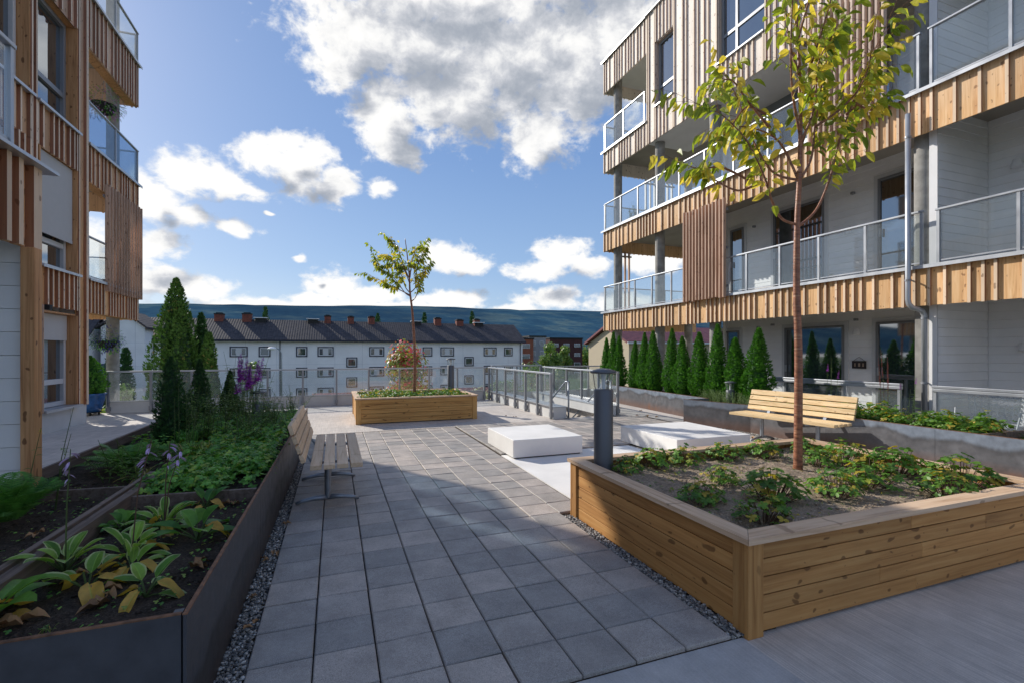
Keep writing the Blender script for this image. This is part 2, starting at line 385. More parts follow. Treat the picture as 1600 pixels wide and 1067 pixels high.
# gravel: pebbles heaped in the two drainage strips
ICO=[]
def pebble(mb,c,s,r):
    t=(1+5**.5)/2
    vs=[(-1,t,0),(1,t,0),(-1,-t,0),(1,-t,0),(0,-1,t),(0,1,t),(0,-1,-t),(0,1,-t),(t,0,-1),(t,0,1),(-t,0,-1),(-t,0,1)]
    fs=[(0,11,5),(0,5,1),(0,1,7),(0,7,10),(0,10,11),(1,5,9),(5,11,4),(11,10,2),(10,7,6),(7,1,8),(3,9,4),(3,4,2),(3,2,6),(3,6,8),(3,8,9),(4,9,5),(2,4,11),(6,2,10),(8,6,7),(9,8,1)]
    M=Matrix.Rotation(R.uniform(0,6.28),3,'Z')@Matrix.Rotation(R.uniform(-.6,.6),3,'X')
    sx,sy,sz=s*R.uniform(.6,1.2),s*R.uniform(.45,.9),s*R.uniform(.3,.6)
    b=len(mb.v)
    for q in vs:
        w=M@V(q[0]*sx*R.uniform(.85,1.1),q[1]*sy,q[2]*sz)*.53
        mb.v.append((c[0]+w.x,c[1]+w.y,c[2]+w.z))
    for f in fs: mb.f.append(tuple(b+i for i in f)); mb.c.extend([(r,0,0)]*3); mb.m.append(0)
mb=MB()
def wallx(y): return -.54+(y-2.13)*.012
for i in range(5200):
    y=1.95+7.2*R.random()**1.7; x0=wallx(y)+.01; x1=-.405
    x=R.uniform(x0,x1); z=R.uniform(.006,.024); pebble(mb,(x,y,z),R.uniform(.009,.016),R.random())
for i in range(2600):
    y=R.uniform(1.99,4.02); x=R.uniform(2.005,2.095); pebble(mb,(x,y,R.uniform(.006,.024)),R.uniform(.009,.016),R.random())
for i in range(1500):
    y=R.uniform(3.0,8.3); x=R.uniform(7.25,7.45); pebble(mb,(x,y,R.uniform(.0,.015)),R.uniform(.010,.018),R.random())
tag(mb.build('gravel',stone,smooth=True),label='small grey pebbles filling the strips beside the planters',cat='gravel',kind='stuff')

# ---------------------------------------------------------------- white concrete blocks
def block(x0,y0,x1,y1,h,label,skirt):
    t=thing('concrete_block',((x0+x1)/2,(y0+y1)/2,0.012),label,'concrete block','white concrete seating blocks')
    mb=MB(); mb.box(x0+.03,y0+.03,.0125,x1-.03,y1-.03,.03,r=.2); mb.build('plinth',rubber,t)
    mb=MB(); mb.box(x0,y0,.03,x1,y1,h,r=.6); mb.build('slab',conc_white,t,bevel=.008)
block(2.40,6.40,3.52,7.62,.285,'smaller white concrete block on the pale pad, behind the bollard\'s left side',0)
block(4.60,5.58,5.98,7.02,.29,'larger white concrete block between the bollard and the right-hand bench',0)

# ---------------------------------------------------------------- wooden planters
def planter(x0,y0,x1,y1,h,label,far=False,soilz=.46,sm=None):
    t=thing('wooden_planter',((x0+x1)/2,(y0+y1)/2,0.0),label,'planter','square wooden planters')
    px_=plank_far if far else plank; pz_=plank_far_z if far else plank_z; py_=plank_far if far else plank_y
    n=5; zb=.02; top=h-.032; bh=(top-zb)/n
    pw=.11
    for nm,(ax,c,a0,a1,s) in {'front':('x',y0,x0,x1,1),'back':('x',y1,x0,x1,-1),'l':('y',x0,y0,y1,1),'r':('y',x1,y0,y1,-1)}.items():
        mb=MB()
        for k in range(n):
            z0=zb+k*bh; z1=z0+bh-.006
            inn=.018
            segs=[(a0+pw,a1-pw)]
            if ax=='x' and (a1-a0)>2.8 :
                j=a0+pw+(a1-a0)*R.uniform(.3,.7); segs=[(a0+pw,j-.001),(j+.001,a1-pw)]
            for (p,q) in segs:
                if ax=='x': mb.box(p,c+s*inn,z0,q,c+s*(inn+.028),z1)
                else: mb.box(c+s*inn,p,z0,c+s*(inn+.028),q,z1)
        mb.box(*((a0+pw,c+s*.047,zb,a1-pw,c+s*.052,top) if ax=='x' else (c+s*.047,a0+pw,zb,c+s*.052,a1-pw,top)),r=.0)
        mb.build('side_boards',px_ if ax=='x' else py_,t,bevel=.003)
    for cx in (x0,x1):
        for cy in (y0,y1):
            sx=1 if cx==x0 else -1; sy=1 if cy==y0 else -1
            mb=MB(); mb.box(cx,cy+sy*.001,0.0,cx+sx*pw,cy+sy*.03,top); mb.box(cx,cy+sy*.032,0.0,cx+sx*.03,cy+sy*pw,top)
            mb.box(cx+sx*.032,cy+sy*.032,0.0,cx+sx*.10,cy+sy*.10,top-.01)
            mb.build('corner_post',pz_,t,bevel=.003)
    o=.022; w=.125
    cw=[( (x0-o,y0-o),(x1+o,y0-o),(x1+o-w,y0-o+w),(x0-o+w,y0-o+w) ),( (x1+o,y0-o),(x1+o,y1+o),(x1+o-w,y1+o-w),(x1+o-w,y0-o+w) ),
        ( (x1+o,y1+o),(x0-o,y1+o),(x0-o+w,y1+o-w),(x1+o-w,y1+o-w) ),( (x0-o,y1+o),(x0-o,y0-o),(x0-o+w,y0-o+w),(x0-o+w,y1+o-w) )]
    for i,q in enumerate(cw):
        mb=MB(); r=R.random(); g_=.0015
        c=V(sum(p[0] for p in q)/4,sum(p[1] for p in q)/4,0)
        lo=[];hi=[]
        for p in q:
            P=V(p[0],p[1],0); d=(c-P)
            if i%2==0: P.x+=g_*(1 if d.x>0 else -1)
            else: P.y+=g_*(1 if d.y>0 else -1)
            lo.append(V(P.x,P.y,h-.03)); hi.append(V(P.x,P.y,h))
        mb.face(hi,(r,0,0)); mb.face(lo[::-1],(r,0,0))
        for a in range(4):
            b_=(a+1)%4; mb.face([lo[a],lo[b_],hi[b_],hi[a]],(r,0,0))
        mb.build('cap_board',cap_wood if i%2 else cap_wood_x,t)
    # soil with an uneven surface
    mb=MB(); nx,ny=60,42; X0,Y0,X1,Y1=x0+.07,y0+.07,x1-.07,y1-.07
    def H(i,j):
        x=X0+(X1-X0)*i/nx; y=Y0+(Y1-Y0)*j/ny
        return V(x,y,soilz+.035*noise.noise(V(x*2.2,y*2.2,1))+.012*noise.noise(V(x*14,y*14,3)))
    for i in range(nx):
        for j in range(ny): mb.face([H(i,j),H(i+1,j),H(i+1,j+1),H(i,j+1)],(.5,0,0))
    for k in range(900 if not far else 100):
        pebble(mb,(R.uniform(X0,X1),R.uniform(Y0,Y1),soilz+.005),R.uniform(.006,.02)*(1 if not far else .8),R.random())
    mb.build('soil',sm or soil_l,t)
    return t
planter(2.08,1.955,5.12,4.02,.55,'large wooden plank planter in the foreground, holding the tall copper-barked tree')
planter(.42,10.66,3.10,12.72,.56,'far wooden plank planter with the slender young tree, near the back railing',far=True)
# ---------------------------------------------------------------- building helpers
def lap_wall(mb,ax,c,s,a0,a1,z0,z1,pitch=.15,d=.014,r=.5):
    """horizontal boards: ax='x' plane X=c spanning Y a0..a1, outward side s; ax='y' plane Y=c spanning X"""
    z=z0
    while z<z1-.001:
        zt=min(z+pitch,z1); o0=c+s*d; o1=c+s*.002
        def P(o,a,zz): return (o,a,zz) if ax=='x' else (a,o,zz)
        r=R.random()
        mb.face([P(o0,a0,z+.006),P(o0,a1,z+.006),P(o1+s*.004,a1,zt),P(o1+s*.004,a0,zt)],(r,0,0))
        mb.face([P(c,a0,z),P(c,a1,z),P(o0,a1,z+.006),P(o0,a0,z+.006)],(r,0,0))
        z=zt
    if ax=='x': mb.box(c-s*.08,a0,z0,c,a1,z1,r=.5)
    else: mb.box(a0,c-s*.08,z0,a1,c,z1,r=.5)
def battens(mb,ax,c,s,a0,a1,z0,z1,rs=None,wmin=.15,wmax=.22,bw=.042,bd=.036,skirt=.02):
    """vertical cladding: boards with irregularly spaced upright battens standing proud"""
    rr=rs or R; a=min(a0,a1); e=max(a0,a1)
    th=.022
    def B(p,q,o0,o1,zz0,zz1,r):
        if ax=='x': mb.box(o0,p,zz0,o1,q,zz1,r=r)
        else: mb.box(p,o0,zz0,q,o1,zz1,r=r)
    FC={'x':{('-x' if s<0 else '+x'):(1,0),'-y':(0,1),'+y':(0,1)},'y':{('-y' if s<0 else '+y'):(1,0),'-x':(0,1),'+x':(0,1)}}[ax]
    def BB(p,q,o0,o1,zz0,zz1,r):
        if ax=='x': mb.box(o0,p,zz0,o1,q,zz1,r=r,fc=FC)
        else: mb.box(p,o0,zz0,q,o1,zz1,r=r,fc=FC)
    first=True
    while a<e-.001:
        w=rr.choice([wmin,wmin*1.15,wmax*.75,wmax,wmax*1.45]) ; q=min(a+w,e)
        if e-q<.07: q=e
        B(a,q,c,c+s*th,z0,z1,rr.random())
        # butt joint in wide boards shows as a second board
        if first: BB(a,a+bw,c+s*(th+.001),c+s*(th+bd),z0-skirt*.6,z1,rr.random()); first=False
        if q-bw/2<e-bw: BB(q-bw/2,q+bw/2,c+s*(th+.001),c+s*(th+bd),z0-skirt*.6,z1,rr.random())
        else: BB(e-bw,e,c+s*(th+.001),c+s*(th+bd),z0-skirt*.6,z1,rr.random())
        a=q
def window(parent,ax,c,s,a0,a1,z0,z1,fm,pm,fw=.06,fd=.05,mull=(),trans=None,name='window',casing=None,sub_rail=None):
    """frame stands proud of plane c on side s; pane a little behind the frame face"""
    def bx(mb,p,q,u,v,o0,o1,r=.5):
        if ax=='x': mb.box(c+s*o0,p,u,c+s*o1,q,v,r=r)
        else: mb.box(p,c+s*o0,u,q,c+s*o1,v,r=r)
    mb=MB()
    bx(mb,a0,a0+fw,z0,z1,0,fd); bx(mb,a1-fw,a1,z0,z1,0,fd); bx(mb,a0+fw,a1-fw,z0,z0+fw,0,fd); bx(mb,a0+fw,a1-fw,z1-fw,z1,0,fd)
    for t_ in mull: bx(mb,t_-fw*.55,t_+fw*.55,z0+fw,z1-fw,0,fd*.95)
    if trans:
        xs=[a0+fw]+sum([[t_-fw*.56,t_+fw*.56] for t_ in mull],[])+[a1-fw]
        for i in range(0,len(xs),2): bx(mb,xs[i],xs[i+1],trans-fw*.6,trans+fw*.6,0,fd*.9)
    w=mb.build(name,fm,parent,bevel=.004)
    mb=MB(); bx(mb,a0+fw*.8,a1-fw*.8,z0+fw*.8,z1-fw*.8,.004,fd*.35); mb.build('pane',pm,w)
    if casing:
        k=.09; mb=MB()
        bx(mb,a0-k,a0-.002,z0,z1+k,0,.026); bx(mb,a1+.002,a1+k,z0,z1+k,0,.026); bx(mb,a0-.002,a1+.002,z1+.002,z1+k,0,.026)
        mb.build('casing',casing,w)
    return w
def railing(parent,ax,c,a0,a1,z0,h,step=1.0,out=0,gm=None,pm=None,top=.045,posts_at=None,inset=.0,name='railing',glass_gap=.05,double=False):
    """glass balustrade: each bay a glass panel, posts, handrail"""
    gm=gm or glass; pm=pm or alu
    mb=MB()
    def bx(m_,p,q,u,v,o0,o1,r=.5):
        if ax=='x': m_.box(c+o0,p,u,c+o1,q,v,r=r)
        else: m_.box(p,c+o0,u,q,c+o1,v,r=r)
    bx(mb,a0-.02,a1+.02,z0+h-.035,z0+h,-.03,.03); rl=mb.build(name,pm,parent,bevel=.006)
    n=max(1,round((a1-a0)/step)); ps=posts_at or [a0+.02+(a1-a0-.04)*i/n for i in range(n+1)]
    for p in ps:
        mb=MB(); bx(mb,p-.02,p+.02,z0,z0+h-.036,-.02,.02); mb.build('post',pm,rl)
    for i in range(len(ps)-1):
        mb=MB(); bx(mb,ps[i]+.026,ps[i+1]-.026,z0+.055,z0+h-.06,out-.004,out+.004); mb.build('glass_panel',gm,rl)
    mb=MB(); bx(mb,a0,a1,z0+.03,z0+.052,out-.008,out+.008); mb.build('bottom_rail',pm,rl)
    return rl
def round_lamp(parent,ax,c,s,a,z):
    mb=MB()
    x,y=(c+s*.10,a) if ax=='x' else (a,c+s*.10)
    mb.lathe((x,y,z),[(.0,.09),(.05,.088),(.085,-.05),(.07,-.055),(0.0,-.02)],16)
    w=(c+s*.005,a-.03,z-.02,c+s*.06,a+.03,z+.06) if ax=='x' else (a-.03,c+s*.005,z-.02,a+.03,c+s*.06,z+.06)
    mb.box(*w); return mb.build('wall_lamp',siding_dim,parent,smooth=False)

# ---------------------------------------------------------------- right apartment building
RB=thing('apartment_building',(11.0,8.0,0.0),'apartment building on the right with bleached cladding, concrete pillars and long glass balconies','building','timber-clad apartment buildings')
FX=9.40; YE=15.4; YN=-3.0; WX=11.0
lev=[0,2.98,5.97,8.90,12.1]
RR=random.Random(11)
# inner walls of grey-white boards
mb=MB()
lap_wall(mb,'x',WX,-1,YN,11.2,0.0,2.68); lap_wall(mb,'x',WX,-1,YN,11.2,2.98,5.67); lap_wall(mb,'x',WX,-1,YN,11.2,5.97,8.6)
lap_wall(mb,'x',WX,-1,YN,7.5,8.9,11.2)
mb.build('inner_wall',siding,RB)
mb=MB()
for z0,z1 in ((0,2.68),(2.98,5.67),(5.97,8.6)):
    lap_wall(mb,'y',5.05,-1,9.55,WX-.02,z0,z1); mb.box(9.552,5.132,z0+.002,WX-.022,5.17,z1-.002,r=.5)
mb.build('dividing_wall',siding_dim,RB)
mb=MB()
for z0,z1 in ((0,2.68),(2.98,5.67),(5.97,8.6),(8.9,11.2)): lap_wall(mb,'y',11.2,1,WX,15,z0,z1); mb.box(WX-.1,11.1,z0,15,11.19,z1)
mb.box(WX+.05,YN,0,15,11.1,12.0); mb.build('end_wall',siding_dim,RB)
# floor slabs with soffits
for i,z in enumerate((2.98,5.97,8.9)):
    mb=MB(); zb=(2.40,5.32,8.22)[i]
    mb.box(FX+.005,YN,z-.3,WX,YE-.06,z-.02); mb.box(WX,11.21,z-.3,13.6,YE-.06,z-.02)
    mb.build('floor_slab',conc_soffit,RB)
mb=MB(); mb.box(FX+.03,7.5,8.17,WX,12.8,8.24,r=.4); mb.box(FX+.02,YN,11.5,15,YE-.05,11.9)
mb.build('soffit',siding_dim,RB)
# cladding bands
def band(z0,z1,y0,y1,ret=True,parent=RB,X=FX,side=-1,m=clad,yend=YE,xend=13.6,end=True,cap=True,back=True,rs=RR):
    mb=MB(); battens(mb,'x',X,side,y0,y1,z0,z1,rs)
    if end: battens(mb,'y',yend,1,X+ (0.0 if side<0 else xend-X),xend if side<0 else X,z0,z1,rs) if side<0 else battens(mb,'y',yend,1,xend,X,z0,z1,rs)
    if back:
        mb.box(X-side*.004,y0,z0+.01,X-side*.03,y1,z1-.01,r=.3)
        if end:
            if side<0: mb.box(X,yend-.03,z0+.01,xend,yend-.004,z1-.01,r=.3)
            else: mb.box(xend,yend-.03,z0+.01,X,yend-.004,z1-.01,r=.3)
    b=mb.build('cladding_band',m,parent)
    if cap:
        mb=MB(); mb.box(X+side*.115,y0,z1+.002,X-side*.06,y1+(.1 if end else 0),z1+.03,r=.5); mb.box(X+side*.115,y0,z1-.03,X+side*.105,y1+(.1 if end else 0),z1+.002,r=.5)
        if end: 
            if side<0: mb.box(X+.06,yend+.1,z1+.002,xend,yend-.06,z1+.028,r=.5)
            else: mb.box(xend,yend+.1,z1+.002,X-.06,yend-.06,z1+.028,r=.5)
        mb.build('flashing',flash,b)
    return b
band(2.33,2.98,YN,YE); band(5.25,5.97,YN,YE)
band(8.16,8.90,12.8,YE); band(8.16,8.90,YN,7.5,end=False)
band(11.1,12.25,12.8,YE)
# closed bay of the third storey, boards up to the roof, cut round two windows
W1=(11.52,12.36,9.2,11.15); W2=(8.35,9.78,9.05,11.3)
mb=MB()
def bat(y0,y1,z0,z1): battens(mb,'x',FX,-1,y0,y1,z0,z1,RR)
bat(7.5,W2[0]-.02,8.16,12.25); bat(W2[0],W2[1],8.16,W2[2]-.06); bat(W2[0],W2[1],W2[3]+.03,12.25)
bat(W2[1]+.02,W1[0]-.02,8.16,12.25); bat(W1[0],W1[1],8.16,W1[2]-.06); bat(W1[0],W1[1],W1[3]+.03,12.25)
bat(W1[1]+.02,12.8,8.16,12.25); battens(mb,'y',12.8,1,FX,WX,8.9,11.1,RR)
mb.box(FX+.14,7.5,8.18,FX+.2,12.78,12.2,r=.2); mb.build('bay_cladding',clad,RB)
mb=MB(); battens(mb,'y',7.48,-1,FX,WX,8.9,11.1,RR); mb.build('bay_cladding',clad,RB)
mb=MB(); mb.box(FX-.115,7.5,12.252,FX+.3,12.9,12.29); mb.box(FX-.115,YN,12.252,FX+.3,7.5,12.29); mb.build('roof_flashing',flash,RB)
mb=MB(); battens(mb,'x',FX,-1,YN,7.5,11.1,12.25,RR); mb.build('cladding_band',clad,RB)
for (a,b,c,d) in (W1,W2):
    mb=MB(); mb.box(FX,a-.02,c-.06,FX+.14,a,d+.03,r=.3); mb.box(FX,b,c-.06,FX+.14,b+.02,d+.03,r=.3); mb.box(FX,a,d,FX+.14,b,d+.03,r=.3); mb.build('window_reveal',slat_wood,RB)
    mb=MB(); mb.box(FX-.10,a-.01,c-.055,FX+.14,b+.01,c-.02); mb.build('window_sill',flash,RB)
window(RB,'x',FX+.13,-1,*W1,alu_d,pane_sky,trans=9.75,fw=.07)
window(RB,'x',FX+.13,-1,*W2,alu_d,pane_sky,mull=(9.28,),trans=9.72,fw=.07)
# ground and balcony doors and windows on the inner wall
for (a,b,c,d,nm,cs) in [(7.60,9.14,0.10,2.16,'glass_door',trim),(6.08,6.91,0.10,2.18,'glass_door',trim),(10.63,11.39,0.81,2.16,'window',trim),
        (8.08,9.48,3.05,5.22,'glass_door',trim),(6.11,6.87,3.05,5.25,'glass_door',trim),(10.47,10.95,3.05,5.11,'glass_door',trim),
        (6.59,7.76,6.05,8.41,'glass_door',trim),(8.61,9.88,6.05,8.41,'glass_door',trim),(2.34,3.61,3.05,5.22,'glass_door',trim)]:
    w=window(RB,'x',WX-.014,-1,a,b,c,d,darkframe,pane_sky,name=nm,casing=cs,mull=((a+b)/2,) if b-a>1.4 and c>2 else (),fw=.05)
    if nm=='glass_door':
        mb=MB(); mb.box(WX-.12,b-.075,c+.95,WX-.064,b-.06,c+1.12); mb.build('door_handle',alu,w)
for z in (2.1,5.05,7.9): 
    pass
round_lamp(RB,'x',WX,-1,7.5,4.28); round_lamp(RB,'x',WX,-1,7.3,1.97)
round_lamp(RB,'x',WX,-1,4.62,4.74); round_lamp(RB,'x',WX,-1,4.52,1.62)
for (y,z) in ((7.4,5.09),(10.1,5.0),(9.95,2.2),(7.33,2.24),(9.5,2.24)):
    mb=MB(); mb.box(WX-.09,y-.03,z,WX-.014,y+.03,z+.05); mb.build('small_spotlight',alu_d,RB)
mb=MB(); mb.box(WX-.05,7.12,1.18,WX-.03,7.42,1.35,r=.1); mb.build('name_sign',simple('dark_slate',(.04,.03,.03),.7),RB)
mb=MB()
for k,(y,w_) in enumerate(((7.37,.03),(7.29,.05),(7.20,.04))): mb.box(WX-.056,y-w_,1.225,WX-.051,y-.012,1.30,r=.5)
mb.build('sign_figures',simple('chalk_mark',(.45,.33,.25),.7),RB)
mb=MB(); mb.tube([(WX-.04,7.15,1.35),(WX-.04,7.27,1.44),(WX-.04,7.39,1.35)],.004,5); mb.build('sign_cord',rubber,RB)
# pillars
for y in (14.95,12.55,10.2,5.30,1.0):
    for z0,z1 in ((0,2.69),(2.985,5.66),(5.975,8.6),(8.905,11.5)):
        if z0>8 and y<12.7: continue
        if z0>5.9 and 7<y<12.6 and False: continue
        mb=MB()
        if z0<1 and y<9: mb.box(9.58,y-.15,z0,9.86,y+.10,z1)
        else: mb.lathe((9.68,y,z0),[(.15,0),(.15,z1-z0)],28)
        ob=mb.build('pillar',conc_pillar,RB,smooth=not(z0<1 and y<9))
for (x,y) in ((12.9,15.0),):
    for z0,z1 in ((0,2.69),(2.985,5.66),(5.975,8.6),(8.905,11.5)):
        mb=MB(); mb.lathe((x,y,z0),[(.15,0),(.15,z1-z0)],20); mb.build('pillar',conc_pillar,RB,smooth=True)
# glass balustrades
railing(RB,'x',FX-.045,5.15,YE-.1,3.015,.93,.95)
railing(RB,'x',FX-.045,YN,4.95,3.015,.90,1.0)
railing(RB,'x',FX-.045,5.2,YE-.1,6.005,.98,1.0,gm=glass)
railing(RB,'x',FX-.045,YN,5.05,6.005,.98,1.05)
railing(RB,'x',FX-.045,12.9,YE-.1,8.935,.98,1.2)
railing(RB,'y',YE+.03,FX,13.5,3.015,.93,1.2); railing(RB,'y',YE+.03,FX,13.5,6.005,.98,1.2); railing(RB,'y',YE+.03,FX,13.5,8.935,.98,1.2)
# slatted sun screens
def screen(y0,y1,z0,z1,n,X=FX-.19):
    mb=MB(); mb.box(X+.05,y0,z0+.25,X+.08,y1,z0+.31); s=mb.build('slatted_screen',alu_d,RB)
    for zz in (z1-.31,(z0+z1)/2-.03): mb=MB(); mb.box(X+.05,y0,zz,X+.08,y1,zz+.06); mb.build('rail',alu_d,s)
    for k in range(n):
        y=y0+(y1-y0)*(k+.5)/n; mb=MB(); mb.box(X-.045,y-.019,z0+R.uniform(-.02,.02),X+.045,y+.022,z1+R.uniform(-.02,.02)); mb.build('slat',slat_wood,s,bevel=.003)
screen(9.35,10.93,2.93,5.42,13)
screen(5.62,7.15,5.85,8.50,14)
s=None
for (x0_,n_,st_,za,zb,mm) in ((9.75,4,.17,3.0,5.25,slat_wood),(11.0,7,.2,6.0,8.1,siding)):
    mb=MB(); mb.box(x0_-.05,YE-.215,zb-.2,x0_+n_*st_,YE-.19,zb-.14); s=mb.build('slatted_screen',alu_d,RB)
    for k in range(n_): mb=MB(); mb.box(x0_+k*st_,YE-.3,za,x0_+.045+k*st_,YE-.22,zb); mb.build('slat',mm,s)
# rainwater pipe
mb=MB(); mb.tube([(9.22,5.30,5.62),(9.22,5.30,2.44),(9.225,5.29,2.36),(9.26,5.26,2.30),(9.34,5.22,2.27),(9.42,5.20,2.24),(9.46,5.19,2.16),(9.46,5.19,0.0)],.042,14)
dp=mb.build('downpipe',alu,RB,smooth=True)
for (x,z) in ((9.22,5.2),(9.22,2.75),(9.46,2.1),(9.46,1.0)):
    mb=MB(); yy=5.30 if x<9.3 else 5.19; mb.lathe((x,yy,z),[(.043,0),(.05,0.002),(.05,.035),(.043,.037)],14); mb.bar((x,yy,z+.018),(x+.14,yy,z+.018),.02,.02); mb.build('pipe_clamp',alu_d,dp)
# terrace fence with glass
for (a,b) in ((1.0,4.95),(5.42,8.3)):
    f=thing('terrace_railing',(9.25,(a+b)/2,0.0),'low glass terrace railing right of the square concrete pillar, before the wire chair' if a<2 else 'low glass terrace railing left of the rainwater pipe, behind the flower bed','railing','ground-floor terrace railings')
    mb=MB(); mb.box(9.21,a,.955,9.30,b,1.0); mb.box(9.215,a,.90,9.295,b,.95); mb.build('handrail',alu,f,bevel=.006)
    n=3
    for k in range(n+1):
        y=a+.03+(b-a-.06)*k/n; mb=MB(); mb.box(9.23,y-.022,0,9.275,y+.022,.899); mb.build('post',alu,f)
        if k<n: mb=MB(); mb.box(9.25,y+.03,.1,9.258,y+(b-a-.06)/n-.03,.89); mb.build('glass_panel',glass,f)

# ---------------------------------------------------------------- left apartment building
LB=thing('apartment_building',(-8.5,9.0,0.0),'apartment building on the left with orange pine battens, tall windows and a white blind','building','timber-clad apartment buildings')
LX=-5.15; LE=16.0; RL=random.Random(5)
OP=[(11.38,12.62,.50,2.30),(11.30,12.62,3.22,5.36),(11.18,12.62,6.22,8.36),(11.18,12.62,9.25,11.3)]   # window openings
O2=[(9.4,10.6,3.22,5.36),(9.3,10.95,6.22,8.5)]
mb=MB()
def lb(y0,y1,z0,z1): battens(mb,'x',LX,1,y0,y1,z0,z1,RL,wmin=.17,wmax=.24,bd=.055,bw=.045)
lb(12.66,13.08,.42,13.2)
lb(10.62,11.15,.42,2.3); lb(10.98,11.16,2.3,6.15); lb(10.98,11.16,6.15,13.2)
lb(11.16,12.62,2.42,3.15); lb(11.16,12.62,5.36,6.14); lb(11.16,12.62,8.36,9.18); lb(11.16,12.62,11.3,13.2)
lb(6.0,10.98,2.42,3.15); lb(6.0,9.3,3.15,13.2); lb(9.3,10.98,5.36,6.14); lb(9.3,10.98,8.5,13.2); lb(10.6,10.98,3.15,5.36)
lb(11.08,11.36,.42,2.42)
mb.build('facade_cladding',clad_left,LB)
mb=MB(); lap_wall(mb,'x',LX-.06,1,5.3,10.62,.42,2.42); mb.build('ground_floor_wall',siding,LB)
mb=MB(); mb.box(-13,2,0,LX-.28,13.0,13.1); mb.box(LX-.28,12.7,0.42,LX-.002,13.06,13.1); mb.box(LX-.28,5.3,2.42,LX-.24,9.3,13.1)
mb.build('rear_wall',siding_dim,LB)
mb=MB(); mb.box(LX-.2,5.3,0,LX+.035,13.08,.41); mb.build('plinth',parapet_m,LB)
mb=MB()
for y in (7.2,9.0,10.8,12.4): mb.box(LX+.035,y-.004,.0,LX+.0365,y+.004,.41)
mb.build('plinth_joint',alu_d,LB)
for i,(a,b,c,d) in enumerate(OP+O2):
    mb=MB(); mb.box(LX-.24,b+.001,c-.05,LX+.055,b+.04,d,r=.35); mb.box(LX-.24,a-.04,c-.05,LX+.055,a-.001,d,r=.6); mb.box(LX-.24,a,d,LX+.02,b,d+.03,r=.4)
    mb.build('window_reveal',post_wood,LB)
    mb=MB(); mb.box(LX-.22,a-.05,c-.075,LX+.13,b+.06,c-.05); mb.box(LX+.12,a-.05,c-.10,LX+.13,b+.06,c-.076); mb.build('window_sill',flash,LB)
    tr={0:.95,1:3.72,2:6.85,3:9.9}.get(i,c+.6)
    ml=() if i in(0,1) else ((a+b)/2,)
    w=window(LB,'x',LX-.22,1,a+.02,b-.02,c-.04,d-.01,alu_d if i in(2,3) else trim,pane_sky,mull=(),trans=tr,fw=.085,fd=.10)
    if i==0: mb=MB(); mb.box(LX-.12,a+.03,1.78,LX-.10,b-.03,2.29); mb.build('blind',blind,w)
    if i==1: mb=MB(); mb.box(LX-.03,a+.02,3.86,LX-.015,b-.02,5.35); mb.box(LX-.035,a+.02,3.80,LX-.01,b-.02,3.859); mb.build('blind',blind,w)
mb=MB(); mb.box(LX-.0,11.24,.42,LX+.10,11.30,2.42,r=.1); mb.build('corner_batten',slat_wood,LB)
mb=MB(); mb.box(LX+.06,11.4,2.33,LX+.14,11.5,2.43); mb.build('wall_spotlight',rubber,LB)
# end balconies
for i,(z0,z1) in enumerate(((2.42,3.15),(5.33,6.13),(8.32,9.45),(11.6,12.9))):
    band(z0,z1,13.08,LE,parent=LB,X=LX,side=1,m=clad_left,yend=LE,xend=-8.6,rs=RL)
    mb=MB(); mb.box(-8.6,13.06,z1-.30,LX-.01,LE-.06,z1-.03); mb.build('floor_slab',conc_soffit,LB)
    mb=MB(); mb.box(LX-.24,13.08,z0+.001,LX-.03,LE-.06,z0+.03,r=.5); mb.build('soffit_board',post_wood,LB)
for z in (3.18,6.16,9.48):
    railing(LB,'x',LX+.045,13.1,LE-.05,z,.93 if z<9 else .86,1.3,gm=glass_f if z>6 and z<7 else glass); railing(LB,'y',LE+.02,-8.5,LX,z,.93 if z<9 else .86,1.2)
for z0,z1 in ((0,2.85),(3.16,5.8),(6.14,9.1),(9.46,12.4)):
    mb=MB(); mb.lathe((-5.50,15.5,z0),[(.14,0),(.14,z1-z0)],28); mb.build('pillar',conc_pillar,LB,smooth=True)
for z0_,z1_ in ((3.18,5.3),(6.16,8.3),(9.48,11.6)):  # added panels that stop sun leaking through the open end balconies
    mb=MB(); mb.box(-7.2,LE-.16,z0_,-6.15,LE-.13,z1_-.02,r=.5); mb.build('sun_blocker',blind,LB)
mb=MB(); mb.box(LX+.02,13.9,5.2,LX+.05,LE,5.26); s=mb.build('slatted_screen',alu_d,LB)
mb=MB(); mb.box(LX+.02,13.9,3.2,LX+.05,LE,3.26); mb.build('rail',alu_d,s)
for k in range(13):
    y=13.86+(16.05-13.86)*(k+.5)/13; mb=MB(); mb.box(LX+.055,y-.02,2.98,LX+.15,y+.022,5.5); mb.build('slat',slat_wood,s,bevel=.003)
# near balcony bay, corner post and grey-white side wall
BX=-2.44; BE=5.25
mb=MB(); battens(mb,'x',BX,1,-1.5,BE,2.42,3.10,RL,wmin=.16,wmax=.2,bw=.06,bd=.06)
battens(mb,'y',BE,1,-5.1,BX,2.42,3.10,RL); mb.box(BX-.03,-1.5,2.43,BX-.004,BE-.01,3.09,r=.3); mb.build('cladding_band',clad_left,LB)
mb=MB(); mb.box(BX-.1,-1.5,3.102,BX+.15,BE+.12,3.13); mb.box(-5.1,BE-.05,3.102,BX-.1,BE+.12,3.128); mb.build('flashing',flash,LB)
mb=MB(); mb.box(-5.1,-1.5,2.66,BX-.04,BE-.01,2.95); mb.build('floor_slab',conc_soffit,LB)
railing(LB,'x',BX+.07,-1.4,4.85,3.15,.80,1.1)
mb=MB(); mb.box(-2.415,5.06,0,-2.32,5.17,2.41,r=.6); mb.build('corner_post',post_wood,LB,bevel=.006)
mb=MB(); lap_wall(mb,'y',5.14,-1,-6.5,-2.417,0,2.66,pitch=.19); mb.build('side_wall',siding,LB)
